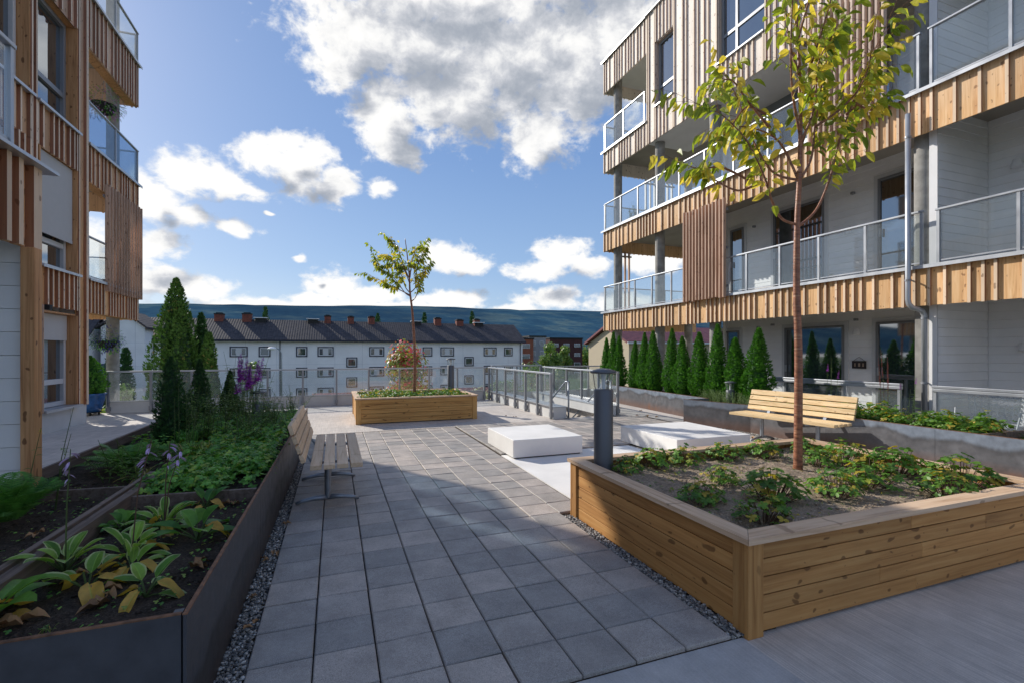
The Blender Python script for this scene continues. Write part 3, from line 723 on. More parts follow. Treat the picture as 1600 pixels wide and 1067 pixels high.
# ---------------------------------------------------------------- terrace railings and stairwell
def glass_fence(label,ax,c,a0,a1,h,n,curb=.27,name='glass_railing',z0=0,curbw=.16,side=1,posts_skip=()):
    mid=(a0+a1)/2; loc=(c,mid,0) if ax=='x' else (mid,c,0)
    t=thing(name,loc,label,'railing','glass railings round the terrace')
    def bx(m_,p,q,u,v,o0,o1,r=.5):
        if ax=='x': m_.box(c+o0,p,u,c+o1,q,v,r=r)
        else: m_.box(p,c+o0,u,q,c+o1,v,r=r)
    if curb:
        mb=MB(); bx(mb,a0,a1,0.002,curb,.05*side,(.05+curbw)*side); mb.build('parapet',parapet_m,t)
        mb=MB(); bx(mb,a0-.01,a1+.01,curb+.001,curb+.022,.04*side,(.06+curbw)*side); mb.build('parapet_cap',cap_metal,t)
    mb=MB(); bx(mb,a0-.03,a1+.03,h-.045,h,-.035,.035); mb.build('handrail',alu,t,bevel=.006)
    for i in range(n+1):
        p=a0+(a1-a0)*i/n; mb=MB(); bx(mb,p-.024,p+.024,.01,h-.046,-.03,.03); bx(mb,p-.04,p+.04,.06,.16,-.036,.048); mb.build('post',alu_d,t)
        if i<n and i not in posts_skip:
            q=a0+(a1-a0)*(i+1)/n; mb=MB(); bx(mb,p+.03,q-.03,curb+.05,h-.07,-.004,.004); mb.build('glass_panel',glass,t)
    mb=MB(); bx(mb,a0,a1,curb+.02,curb+.045,-.010,.010); mb.build('bottom_rail',alu,t)
    return t
glass_fence('long glass railing along the back edge of the terrace, behind the far planter','y',14.8,-5.35,4.55,1.07,11)
glass_fence('short glass railing behind the concrete pillar of the left building','y',14.8,-8.6,-5.6,1.07,3)
glass_fence('glass railing on the low parapet left of the stairwell','x',4.68,10.0,14.7,1.07,6,curb=.26,curbw=.34)
glass_fence('glass railing right of the stairwell, ending beside the bollard','x',6.50,10.05,14.6,1.07,5,curb=.22,curbw=.3,side=-1)
glass_fence('glass railing across the far end of the stairwell','y',14.62,4.75,6.45,1.12,2,curb=.2)
glass_fence('glass railing on the back edge right of the stairwell, toward the cypress row','y',14.8,6.7,9.2,1.07,3,curb=.2)
# stairwell
mb=MB()
mb.box(5.0,9.9,-3.2,5.075,14.6,.0,r=.5); mb.box(6.325,9.9,-3.2,6.4,14.6,.0,r=.5)
for i in range(16): mb.box(5.08,10.1+i*.28,-3.2,6.32,10.1+(i+1)*.28,-.17*(i+1),r=.5)
st=mb.build('stairs',conc_white); tag(st,'concrete stairs going down from the terrace between two glass railings','stairs')
for x in (5.13,6.27): mb=MB(); mb.tube([(x,9.98,.85),(x,10.15,.85),(x,13.2,-1.05)],.021,10); mb.build('handrail',galv,st,smooth=True)
for x in (5.13,6.27): mb=MB(); mb.tube([(x,10.0,.0),(x,10.0,.85)],.021,10); mb.build('post',galv,st,smooth=True)

# ---------------------------------------------------------------- bollard lamps
def bollard(x,y,z,h,label,r=.088):
    t=thing('bollard_lamp',(x,y,z),label,'bollard lamp','grey bollard lamps with clear heads')
    mb=MB(); mb.lathe((x,y,z),[(r,-.05),(r,h-.20),(r-.006,h-.192),(0,h-.192)],32); mb.build('body',bollard_m,t,smooth=True)
    mb=MB(); mb.lathe((x,y,z),[(r-.012,h-.19),(r+.012,h-.045)],32); mb.build('glass_ring',glass,t,smooth=True)
    mb=MB(); mb.lathe((x,y,z),[(.02,h-.19),(.02,h-.12),(.03,h-.05)],16); mb.build('reflector',siding,t,smooth=True)
    mb=MB(); mb.lathe((x,y,z),[(0.0,h-.046),(r+.028,h-.046),(r+.034,h-.036),(r+.030,h-.024),(r*.6,h-.004),(0,h)],32)
    for k in range(3):
        a=k*2.1+.4; mb.tube([(x+math.cos(a)*(r-.015),y+math.sin(a)*(r-.015),z+h-.2),(x+math.cos(a)*(r+.008),y+math.sin(a)*(r+.008),z+h-.045)],.004,6)
    mb.build('cap',bollard_m,t,smooth=True)
bollard(2.33,3.84,.44,.96,'grey bollard lamp standing in the near corner of the large foreground planter')
bollard(2.87,12.35,.44,.95,'grey bollard lamp standing in the far wooden planter')
bollard(-1.15,8.55,.42,.52,'grey bollard lamp among the plants of the left flower bed, behind the purple flower spikes')
bollard(8.05,8.05,.42,.50,'short grey bollard lamp in the right steel bed, in front of the cypress row')

# ---------------------------------------------------------------- benches (built along local Y, facing +X)
def bench(label,loc,rz,wm,L=1.8):
    t=thing('park_bench',(0,0,0),label,'bench','wooden slat benches on steel feet')
    for k in range(4):
        x=.02+k*.118+(.004 if k==3 else 0); mb=MB(); w=.10 if k<3 else .11
        mb.box(x,-L/2,.425-k*.0,x+w,L/2,.468); mb.build('seat_slat',wm,t,bevel=.004)
    for k in range(4):
        a=.30; z=.50+k*.088; x=-.035-k*.03
        M=Matrix.Translation((x,0,z))@Matrix.Rotation(-a,4,'Y')
        mb=MB(); mb.box(-.02,-L/2,0,.018,L/2,.076 if k<3 else .09,M=M); mb.build('backrest_slat',wm,t,bevel=.004)
    for y in (-L/2+.42,L/2-.42):
        mb=MB(); mb.tube([(.17,y,.05),(.17,y,.40)],.032,16)
        mb.box(.02,y-.03,.398,.46,y+.03,.424); mb.bar((.03,y,.40),(-.045,y,.52),.05,.02); mb.bar((-.05,y,.50),(-.165,y,.86),.05,.012)
        f=mb.build('support',galv,t)
        for s in (-1,1):
            mb=MB(); mb.tube([(.17,y,.055),(.17+s*.12,y,.05),(.17+s*.24,y,.03),(.17+s*.30,y,.012)],[.028,.024,.018,.014],10); mb.build('foot',galv,t,smooth=True)
    t.location=loc; t.rotation_euler=(0,0,rz); return t
bench('slatted bench seen from its end on the paving, beside the left steel planter',(-.235,5.68,.028),0,bench_wood_d)
bench('slatted bench seen from the front, set against the right steel planter wall',(7.30,5.90,0.0),pi+math.radians(7),bench_wood)

# ---------------------------------------------------------------- steel planters
def steel_wall(t,pts,h,mat,top=True,thick=.012,seg=1.25,name='steel_wall'):
    for i in range(len(pts)-1):
        a=V(*pts[i],0); b=V(*pts[i+1],0); L=(b-a).length; n=max(1,round(L/seg)); d=(b-a)/n
        for k in range(n):
            p=a+d*k; q=a+d*(k+1); e=d.normalized()*.0015
            mb=MB(); mb.bar((p+e)+V(0,0,h/2),(q-e)+V(0,0,h/2),thick,h)
            w=mb.build(name,mat,t)
            mb=MB(); mb.bar((p+e)+V(0,0,h+.002),(q-e)+V(0,0,h+.002),thick+.004,.006); mb.build('rusty_rim',rust,w)
def soil_sheet(t,x0,y0,x1,y1,z,nx,ny,mat=None,amp=.03,clods=0,xf=None):
    mb=MB()
    def H(i,j):
        y=y0+(y1-y0)*j/ny; xa,xb=(x0,x1) if xf is None else xf(y)
        x=xa+(xb-xa)*i/nx
        return V(x,y,z+amp*noise.noise(V(x*2.5,y*2.5,7))+amp*.35*noise.noise(V(x*15,y*15,3)))
    for i in range(nx):
        for j in range(ny): mb.face([H(i,j),H(i+1,j),H(i+1,j+1),H(i,j+1)],(.5,0,0))
    for k in range(clods):
        y=R.uniform(y0,y1); xa,xb=(x0,x1) if xf is None else xf(y)
        pebble(mb,(R.uniform(xa,xb),y,z+.003),R.uniform(.005,.02),R.random()*.8)
    return mb.build('soil',[mat or soil],t)
LP=thing('steel_planter',(-1.5,6,0),'long dark steel planter bed on the left, full of hostas, ferns and perennials','planter','steel planter beds')
steel_wall(LP,[(-.535,2.135),(-.545+.012*7.1,9.25)],.55,steel_d,seg=1.75)
steel_wall(LP,[(-3.6,2.15),(-.548,2.15)],.55,steel_d,seg=3.1)
mb=MB(); mb.box(-.58,2.155,0,-.548,2.19,.552); mb.build('corner_bracket',steel_d,LP)
mb=MB(); mb.bar((-2.32,2.2,.50),(-2.40,9.25,.50),.03,.10); mb.build('timber_edge',timber,LP); 
mb=MB(); mb.bar((-2.34,2.2,.23),(-2.42,9.25,.23),.03,.44); mb.build('steel_wall',steel_d,LP)
mb=MB(); mb.bar((-2.4,9.25,.26),(-.47,9.25,.26),.02,.52); mb.build('steel_wall',steel_d,LP)
for i,x in enumerate((-1.49,-1.445,-1.40)):
    mb=MB(); mb.bar((x,2.17,.47),(x+.02,4.92,.47),.036,.115 if i!=1 else .085); mb.build('dividing_board',timber,LP)
mb=MB(); mb.bar((-1.38,4.18,.46),(-.56,4.10,.46),.035,.10); mb.build('dividing_board',timber,LP)
mb=MB(); mb.bar((-2.3,4.62,.45),(-1.51,4.55,.45),.035,.10); mb.build('dividing_board',timber,LP)
soil_sheet(LP,-2.35,2.17,-.55,9.2,.42,50,150,clods=2600,xf=lambda y:(-2.36,-.55+(y-2.1)*.011))
RP=thing('steel_planter',(8.3,6,0),'long grey mill-scale steel planter bed on the right, with cypresses and lavender behind the bench','planter','steel planter beds')
steel_wall(RP,[(7.55,-1.0),(7.52,4.0),(7.50,7.0),(7.08,8.38)],.53,steel)
steel_wall(RP,[(7.08,8.38),(7.78,8.40),(8.05,12.4),(8.15,13.8)],.52,steel,seg=1.6)
mb=MB(); mb.box(9.10,-1,.0,9.12,14.0,.4,r=.5); mb.build('rear_wall',steel,RP)
soil_sheet(RP,7.6,-1,9.1,13.8,.42,16,120,xf=lambda y:((7.55 if y<7 else 7.55-(y-7)*.28) if y<8.3 else 7.86+(y-8.4)*.06,9.1),clods=300)
mb=MB(); mb.bar((7.6,3.55,.48),(9.0,3.5,.48),.03,.09); mb.build('dividing_board',timber,RP)

# ---------------------------------------------------------------- vegetation
def leaf(mb,p,d,n,L,W,droop=.3,seg=4,r=.5,fold=.25,tip=.9,wave=0):
    p=V(*p); d=d.normalized(); s=d.cross(n)
    if s.length<1e-3: s=V(1,0,0)
    s.normalize(); n=s.cross(d).normalized()
    C=[];Lf=[];Rt=[]
    for i in range(seg+1):
        t=i/seg; c=p+d*(L*t)-V(0,0,1)*(droop*L*t*t)
        w=W*.5*(math.sin(pi*min(1,t**.75*tip+.02))**.8 if 0<t<1 else (.06 if t==0 else 0.0))
        wv=wave*math.sin(t*9+r*20)*W
        C.append(c); Lf.append(c-s*w+n*(w*fold*2+wv)); Rt.append(c+s*w+n*(w*fold*2-wv))
    for i in range(seg):
        t0,t1=i/seg,(i+1)/seg
        if i<seg-1 or True:
            if i==seg-1:
                mb.face([C[i],Lf[i],C[i+1]],cols=[(r,0,t0),(r,1,t0),(r,1,t1)]); mb.face([C[i],C[i+1],Rt[i]],cols=[(r,0,t0),(r,1,t1),(r,1,t0)])
            else:
                mb.face([C[i],Lf[i],Lf[i+1],C[i+1]],cols=[(r,0,t0),(r,1,t0),(r,1,t1),(r,0,t1)])
                mb.face([C[i],C[i+1],Rt[i+1],Rt[i]],cols=[(r,0,t0),(r,0,t1),(r,1,t1),(r,1,t0)])
def palmate(mb,c,n,s,r,az=0,lobes=5):
    c=V(*c); n=n.normalized(); a=n.orthogonal().normalized(); b=n.cross(a)
    k=lobes*4; pts=[]
    for i in range(k+1):
        th=az+ -2.7+5.4*i/k; ph=(i%4)/4
        rad=s*(.52+.48*math.sin(pi*ph)**.8)*(1-.12*abs(-2.7+5.4*i/k)/2.7)
        pts.append(c+(a*math.cos(th)+b*math.sin(th))*rad+n*(.12*s*math.sin(3*th)-.10*s*(rad/s)))
    for i in range(k): mb.face([c,pts[i],pts[i+1]],cols=[(r,.15,0),(r,.6,1),(r,.6,1)])
G1=leafmat('geranium_leaf',(0.054,0.132,0.023),(0.155,0.310,0.046),(0.527,0.403,0.062))
G2=leafmat('dark_groundcover_leaf',(0.065,0.208,0.039),(0.221,0.494,0.091),(0.442,0.598,0.117))
HM=leafmat('hosta_leaf',(.10,.24,.03),(.28,.47,.08),(.80,.50,.10),margin=(.50,.58,.26))
HM2=leafmat('plain_hosta_leaf',(.07,.20,.035),(.17,.36,.06),(.80,.48,.10))
FM=leafmat('fern_frond',(0.065,0.208,0.046),(0.169,0.390,0.078),trans=.3,vein=False)
GM=leafmat('grass_blade',(0.062,0.139,0.031),(0.202,0.295,0.062),(0.465,0.372,0.124),vein=False)
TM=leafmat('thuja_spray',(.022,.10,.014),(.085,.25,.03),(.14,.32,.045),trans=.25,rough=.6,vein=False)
TMd=leafmat('dark_juniper_spray',(0.016,0.054,0.019),(0.043,0.116,0.034),trans=.15,rough=.6,vein=False)
TMb=leafmat('old_thuja_spray',(0.025,0.070,0.016),(0.078,0.171,0.031),(0.248,0.202,0.062),trans=.15,rough=.6,vein=False)
CL=leafmat('cherry_leaf',(.11,.19,.03),(.33,.38,.05),(.80,.62,.12),trans=.5,rough=.4,turn=.62)
LAV=leafmat('lavender_leaf',(.12,.20,.08),(.27,.36,.17),trans=.25,vein=False)
SH=leafmat('shrub_leaf',(0.062,0.139,0.031),(0.186,0.295,0.062),(0.434,0.388,0.093),trans=.3,vein=False)
SHr=leafmat('red_autumn_leaf',(.10,.18,.04),(.34,.36,.08),(.80,.13,.17),trans=.3,vein=False,turn=.52)
stem_g=simple('green_stem',(.07,.11,.03),.6,bs=0)
stem_b=simple('brown_stem',(.10,.055,.035),.7,bs=0)
purple=simple('purple_petal',(.50,.08,.58),.6,var=.3,bs=0)
lilac=simple('lilac_petal',(.62,.46,.68),.6,var=.2,bs=0)
rose=simple('rose_seed_head',(.42,.10,.10),.7,var=.3,bs=0)
dryleaf=simple('dry_leaf',(.36,.20,.09),.7,var=.4,bs=.2)
def bark_mat():
    m,nt,b=newmat('copper_bark'); p=pos(nt)
    n=noi(nt,mapv(nt,p,(8,8,30)),1.5,5,.6,.5); n2=noi(nt,p,14,4); ln=noi(nt,mapv(nt,p,(3,3,60)),1.0,2)
    c=ramp(nt,n,[(.3,(.12,.045,.025)),(.5,(.30,.115,.06)),(.7,(.42,.19,.10))])
    c=mixc(nt,ramp(nt,ln,[(.6,0),(.68,.6)]),c,(.50,.30,.18))
    c=mixc(nt,1,c,ramp(nt,n2,[(.3,.75),(.7,1.15)]),'MULTIPLY')
    setp(nt,b,'Base Color',c); setp(nt,b,'Roughness',.42); setp(nt,b,'Normal',bump(nt,n,.5,.01)); return m
bark=bark_mat()
bark_d=simple('grey_brown_bark',(.10,.075,.055),.85,var=.4,ns=20,bs=.5)

def hosta(name_,loc,label,n=14,L=.2,W=.09,mat=None,yellow=.15,stalk=None,seed=1):
    rs=random.Random(seed); t=thing('hosta_plant',loc,label,'hosta','hostas in the left steel bed')
    mb=MB(); st=MB(); x,y,z=loc
    for i in range(n):
        a=2*pi*i/n*1.618*1.0+rs.uniform(-.3,.3); inner=i/n
        el=.35+1.0*inner+rs.uniform(-.15,.15); r=rs.random()*.78 if rs.random()>yellow else rs.uniform(.83,1)
        d=V(math.cos(a)*math.cos(el),math.sin(a)*math.cos(el),math.sin(el)); pl=L*rs.uniform(.3,.55)
        base=V(x,y,z-.01); p=base+d*pl
        st.tube([base,base+d*pl*.5+V(0,0,.004),p],.0045,5,r=r)
        l=L*rs.uniform(.75,1.1)*(1 if r<.8 else .9)
        d2=(d+V(0,0,-.25)).normalized() if r<.8 else (V(d.x,d.y,-.15)).normalized()
        leaf(mb,p,d2,V(0,0,1) if d2.z<.9 else V(1,0,0),l,W*rs.uniform(.8,1.15),.35 if r<.8 else .5,7,r,.22,wave=.03 if r<.8 else .10)
    mb.build('leaves',mat or HM,t,smooth=True); st.build('leaf_stalks',stem_g,t)
    if stalk:
        for (h,lx,ly) in stalk:
            s=MB(); top=V(x+lx,y+ly,z+h); s.tube([V(x,y,z),V(x+lx*.3,y+ly*.3,z+h*.55),top],[.004,.0035,.002],5); f=s.build('flower_stalk',stem_g if lx<.02 else stem_b,t)
            fl=MB()
            for k in range(8):
                q=V(x,y,z).lerp(top,.72+.28*k/8)
                if abs(.72+.28*k/8)>.55: q=V(x+lx*.3,y+ly*.3,z+h*.55).lerp(top,(.72+.28*k/8-.55)/.45)
                a=rs.uniform(0,6.28); d=V(math.cos(a),math.sin(a),-.5)
                if k<3: leaf(fl,q,d,V(0,0,1),.03,.008,.3,3,.5,.3)
                else:
                    for j in range(4):
                        leaf(fl,q,(d+V(rs.uniform(-.25,.25),rs.uniform(-.25,.25),rs.uniform(-.2,.2))),V(0,0,1),.05,.012,.2,3,.5,.35)
            fl.build('flowers',lilac,f)
    return t
def fern(loc,label,n=22,L=.42,seed=1,h=1):
    rs=random.Random(seed); t=thing('fern',loc,label,'fern','ferns in the left steel bed'); mb=MB(); x,y,z=loc
    for i in range(n):
        a=2*pi*i/n+rs.uniform(-.2,.2); el=rs.uniform(.75,1.4)*h; l=L*rs.uniform(.7,1.1)
        d=V(math.cos(a)*math.cos(el),math.sin(a)*math.cos(el),math.sin(el)); s=V(-math.sin(a),math.cos(a),0)
        K=20; r0=rs.random()
        for k in range(2,K):
            t_=k/K; c=V(x,y,z)+d*l*t_-V(0,0,1)*(.42*l*t_*t_); c2=V(x,y,z)+d*l*(t_+.04)-V(0,0,1)*(.42*l*(t_+.04)**2)
            fw=(c2-c).normalized(); w=l*.24*math.sin(pi*min(1,.12+t_*.88))**.8
            for sg in (-1,1):
                dd=(s*sg+fw*.45).normalized(); r=min(.99,max(0,r0*.6+rs.uniform(0,.4)))
                q=c+dd*w; wd=fw*l*.009; drop=V(0,0,-.12*w)
                mb.face([c-wd,c+wd,q+wd*.2+drop],(r,.5,t_)); m2=c+dd*w*.5
                mb.face([m2-wd*1.2+drop*.2,m2+wd*1.2,q+drop],(r,.5,t_))
            mb.face([c-s*.002,c+s*.002,c2+s*.002,c2-s*.002],(r0*.5,.5,0))
    mb.build('fronds',FM,t); return t
def thuja(loc,H,Rb,label,n=3200,mat=None,seed=1,group=None,s=.075,cat='cypress',name='cypress_tree',top=.9,lean=(0,0),twigs=False,prof=None):
    rs=random.Random(seed); t=thing(name,loc,label,cat,group); x,y,z=loc
    prof=prof or (lambda q:(min(1,(.35+q*4.5))*(1-q)**top))
    mb=MB(); mb.tube([(x,y,z-.05),(x+lean[0]*.5,y+lean[1]*.5,z+H*.5),(x+lean[0],y+lean[1],z+H*.93)],[max(.012,Rb*.09),Rb*.06,.004],7); mb.build('trunk',bark_d,t)
    mb=MB()
    for i in range(n):
        q=1-(1-rs.random())**.75 if rs.random()<.85 else rs.random(); q=rs.random()**1.15
        a=rs.uniform(0,2*pi); lump=1+.34*noise.noise(V(math.cos(a)*1.6+seed,math.sin(a)*1.6,q*H*2.2/max(.6,H*.5)*1.6))+.18*noise.noise(V(math.cos(a)*5+seed,math.sin(a)*5,q*14))
        r0=Rb*prof(q)*lump; rad=r0*(1-.45*rs.random()**2.2)
        c=V(x+lean[0]*q+math.cos(a)*rad,y+lean[1]*q+math.sin(a)*rad,z+q*H)
        up=V(math.cos(a)*.55+rs.uniform(-.35,.35),math.sin(a)*.55+rs.uniform(-.35,.35),1.0).normalized()
        sd=up.cross(V(math.cos(a+rs.uniform(-.8,.8)),math.sin(a+rs.uniform(-.8,.8)),.2)).normalized()
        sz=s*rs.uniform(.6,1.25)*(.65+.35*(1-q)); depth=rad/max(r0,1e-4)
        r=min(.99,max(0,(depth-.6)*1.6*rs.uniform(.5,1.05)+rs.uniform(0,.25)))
        mb.face([c,c+up*sz*.5-sd*sz*.22,c+up*sz,c+up*sz*.5+sd*sz*.22],(r,.5,.5))
        for g_ in (-1,1):
            u2=(up+sd*g_*.9).normalized(); c2=c+up*sz*.15
            mb.face([c2,c2+u2*sz*.35-up*sz*.10,c2+u2*sz*.75,c2+u2*sz*.35+up*sz*.12],(min(.99,r+.05),.5,.5))
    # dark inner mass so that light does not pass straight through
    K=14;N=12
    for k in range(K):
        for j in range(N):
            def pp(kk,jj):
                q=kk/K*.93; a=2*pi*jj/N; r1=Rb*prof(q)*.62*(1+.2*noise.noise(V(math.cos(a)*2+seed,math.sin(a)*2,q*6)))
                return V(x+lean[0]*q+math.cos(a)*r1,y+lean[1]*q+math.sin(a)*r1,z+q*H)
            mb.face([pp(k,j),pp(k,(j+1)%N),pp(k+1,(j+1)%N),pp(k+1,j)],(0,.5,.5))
    mb.build('crown',mat or TM,t); return t
def clump(mb,st,x,y,z,Rr,n,s,rs,hh=.16):
    for i in range(n):
        a=rs.uniform(0,6.28); q=math.sqrt(rs.random()); px_,py_=x+math.cos(a)*Rr*q,y+math.sin(a)*Rr*q
        h=hh*(1-.55*q*q)*rs.uniform(.45,1.15); c=V(px_,py_,z+h)
        nn=V(math.cos(a)*q*.7+rs.uniform(-.4,.4),math.sin(a)*q*.7+rs.uniform(-.4,.4),1)
        palmate(mb,c,nn,s*rs.uniform(.6,1.2),rs.random(),rs.uniform(0,6.28))
        if st is not None: st.tube([(x+(px_-x)*.35,y+(py_-y)*.35,z-.01),(px_,py_,z+h)],.0018,4,cap=False)
def grass(mb,x,y,z,n,L,rs,spread=.05,w=.008,droop=.5,seg=4,el=(.9,1.5)):
    for i in range(n):
        a=rs.uniform(0,6.28); e=rs.uniform(*el); d=V(math.cos(a)*math.cos(e),math.sin(a)*math.cos(e),math.sin(e))
        q=spread*math.sqrt(rs.random()); b=rs.uniform(0,6.28)
        leaf(mb,(x+q*math.cos(b),y+q*math.sin(b),z),d,V(-d.x,-d.y,.5),L*rs.uniform(.6,1.1),w,droop,seg,rs.random(),.1,tip=.75)
# ---------------------------------------------------------------- young trees
HD=math.atan(277/745.); RT=V(math.cos(HD),-math.sin(HD),0); FW=V(math.sin(HD),math.cos(HD),0)
def young_tree(loc,label,trunk,branches,rad0,leafL,dens,seed,tw=.14,pr=.85):
    """trunk and branch lines as (sideways, height) offsets in metres; depth is added so the crown is round"""
    rs=random.Random(seed); t=thing('young_tree',loc,label,'tree','young trees in the wooden planters')
    o=V(*loc); tr=MB()
    def W(a,z,b=0): return V(o.x,o.y,0)+RT*a+FW*b+V(0,0,z)
    def smooth(pts,n=6):
        out=[]
        for i in range(len(pts)-1):
            p0=pts[max(i-1,0)];p1=pts[i];p2=pts[i+1];p3=pts[min(i+2,len(pts)-1)]
            for k in range(n):
                s=k/n; out.append(.5*((2*p1)+(p2-p0)*s+(2*p0-5*p1+4*p2-p3)*s*s+(3*p1-p0-3*p2+p3)*s**3))
        out.append(pts[-1]); return out
    tp=smooth([W(a,z) for a,z in trunk]); N=len(tp)
    rr=[rad0*(1.25 if i==0 else 1)*(1-.86*(i/(N-1))**.8)+.002+ (.12*rad0*max(0,math.sin(i*2.1)) if i%5==0 else 0) for i in range(N)]
    tr.tube(tp,rr,14); tr.build('trunk',bark,t,smooth=True)
    br=MB(); lf=MB(); st=MB()
    def hang(p,dirn,r=None):
        r=rs.random() if r is None else r
        d=(dirn*.7+V(rs.uniform(-.5,.5),rs.uniform(-.5,.5),rs.uniform(-1.3,-.3))).normalized()
        l=leafL*rs.uniform(.7,1.2); q=p+V(0,0,-.01)+d*.015
        st.tube([p,q],.0011,3,cap=False)
        leaf(lf,q,d,V(rs.uniform(-1,1),rs.uniform(-1,1),rs.uniform(.1,1)).normalized(),l,l*.5,.25,4,r,.3,wave=.04)
    def twig(p,d,L,r0):
        n=5; pts=[p]; dd=d.copy()
        for k in range(n):
            dd=(dd+V(rs.uniform(-.2,.2),rs.uniform(-.2,.2),.06-.09*k)).normalized(); pts.append(pts[-1]+dd*L/n)
        br.tube(pts,[max(.0012,r0*(1-k/n*.8)) for k in range(n+1)],4)
        base=rs.random()
        m=max(3,int(L*dens))
        for k in range(m):
            q=(k+.8)/m*n; i=min(n-1,int(q)); pp=pts[i].lerp(pts[i+1],q-i)
            hang(pp,(pts[i+1]-pts[i]).normalized()+dd.cross(V(0,0,1))*(.8 if k%2 else -.8),min(.99,max(0,base*.7+rs.uniform(-.05,.4))))
    pr0=pr
    for bi,b in enumerate(branches):
        pr=pr0*(.5 if b[-1][0]<-.55 and rad0<.039 else 1)
        th=rs.uniform(-1,1) if len(b)>3 else 0; depth=b[-1][2] if len(b[-1])>2 else th
        n=len(b); L0=abs(b[-1][0]-b[0][0])+abs(b[-1][1]-b[0][1])
        pts=smooth([W(q[0],q[1],depth*.30*L0*(i/(n-1))) for i,q in enumerate(b)]); M=len(pts)
        br.tube(pts,[rad0*.30*(1-.85*i/(M-1))+.0015 for i in range(M)],7)
        for i in range(int(M*.30),M):
            if rs.random()<pr:
                d=(pts[min(i+1,M-1)]-pts[i-1]).normalized()
                sd=V(rs.uniform(-1,1),rs.uniform(-1,1),rs.uniform(-.2,.7))
                twig(pts[i],(d*.6+sd*.8).normalized(),L0*tw*rs.uniform(.5,1.3)+leafL*.8,rad0*.07)
            if rs.random()<.6: hang(pts[i],(pts[min(i+1,M-1)]-pts[i-1]).normalized())
        twig(pts[-1],(pts[-1]-pts[-3]).normalized(),L0*.2+leafL,rad0*.06)
    br.build('branches',bark,t,smooth=True); st.build('leaf_stalks',stem_b,t); lf.build('leaves',CL,t,smooth=True); return t
def P2(pts,x0,s,k=1,c=(0,0)): return [((c[0]+(p[0]-c[0])*k-x0)/s,1.55+(549.5-(c[1]+(p[1]-c[1])*k))/s) for p in pts]
S1=169.
br1=[[(1243,352),(1215,345),(1195,320),(1180,290),(1150,240),(1110,205),(1070,192)],[(1247,283),(1222,268),(1208,235),(1195,180),(1185,120),(1168,60)],
 [(1247,285),(1268,250),(1275,200),(1290,120),(1310,50)],[(1246,355),(1275,330),(1297,280),(1312,220),(1335,160),(1358,105),(1380,60)],
 [(1330,180),(1366,150),(1390,115),(1412,95)],[(1200,200),(1165,160),(1140,130),(1120,135)],[(1248,210),(1222,150),(1207,80),(1200,-10)],
 [(1248,160),(1262,100),(1282,20),(1290,-40)],[(1180,290),(1130,262),(1095,262),(1065,250)],[(1247,120),(1230,60),(1225,-20)],[(1275,200),(1320,170),(1345,130),(1350,60)],
 [(1340,160),(1370,170),(1395,165),(1410,150)],[(1195,180),(1165,170),(1140,200),(1120,225)],[(1248,240),(1275,190),(1300,150),(1320,90),(1345,30)],[(1246,60),(1262,10),(1275,-50)],[(1180,290),(1150,300),(1115,285),(1095,275)],[(1247,285),(1225,215),(1190,185),(1160,175)],[(1247,230),(1262,180),(1258,120),(1270,90)]]
young_tree((4.0,3.2,.45),'tall young tree with copper bark and drooping green and yellow leaves, in the foreground planter',
  P2([(1245,745),(1246,560),(1243,450),(1244,350),(1247,285),(1249,200),(1247,100),(1241,0),(1243,-60)],1245,S1),[[(a*.9 if a>0 else a,z) for a,z in P2(b,1245,S1)] for b in br1],.038,.105,20,3,.11,.9)
S2=58.7
br2=[[(641,467),(623,458),(612,453),(598,446),(575,434.5)],[(641,469),(631,462),(618,444),(606,431),(586,419),(576,398)],[(640,462),(631,451.5),(623,432),(612,406),(599,392),(586,390)],
 [(642,462),(650.5,454),(652,440),(654.5,419),(664,396),(667,385)],[(644,478.5),(652,471),(657,458),(661,441),(671,427),(675,421)],[(641,440),(633,419),(625.6,396),(624,383),(616,374)],[(641,434.5),(644,405.6),(650,383),(654,375)],
 [(640,445),(630,420),(616,410),(600,412)],[(641,425),(648,405),(660,398)]]
young_tree((1.82,11.75,.45),'slender young tree with a tied stem and sparse small crown, in the far planter',
  P2([(647,619),(648,560),(645,500),(641,465),(640,440),(637,412),(634,388)],647,S2),[P2(b,647,S2,.78,(641,475)) for b in br2],.040,.10,32,8,.08,.95)

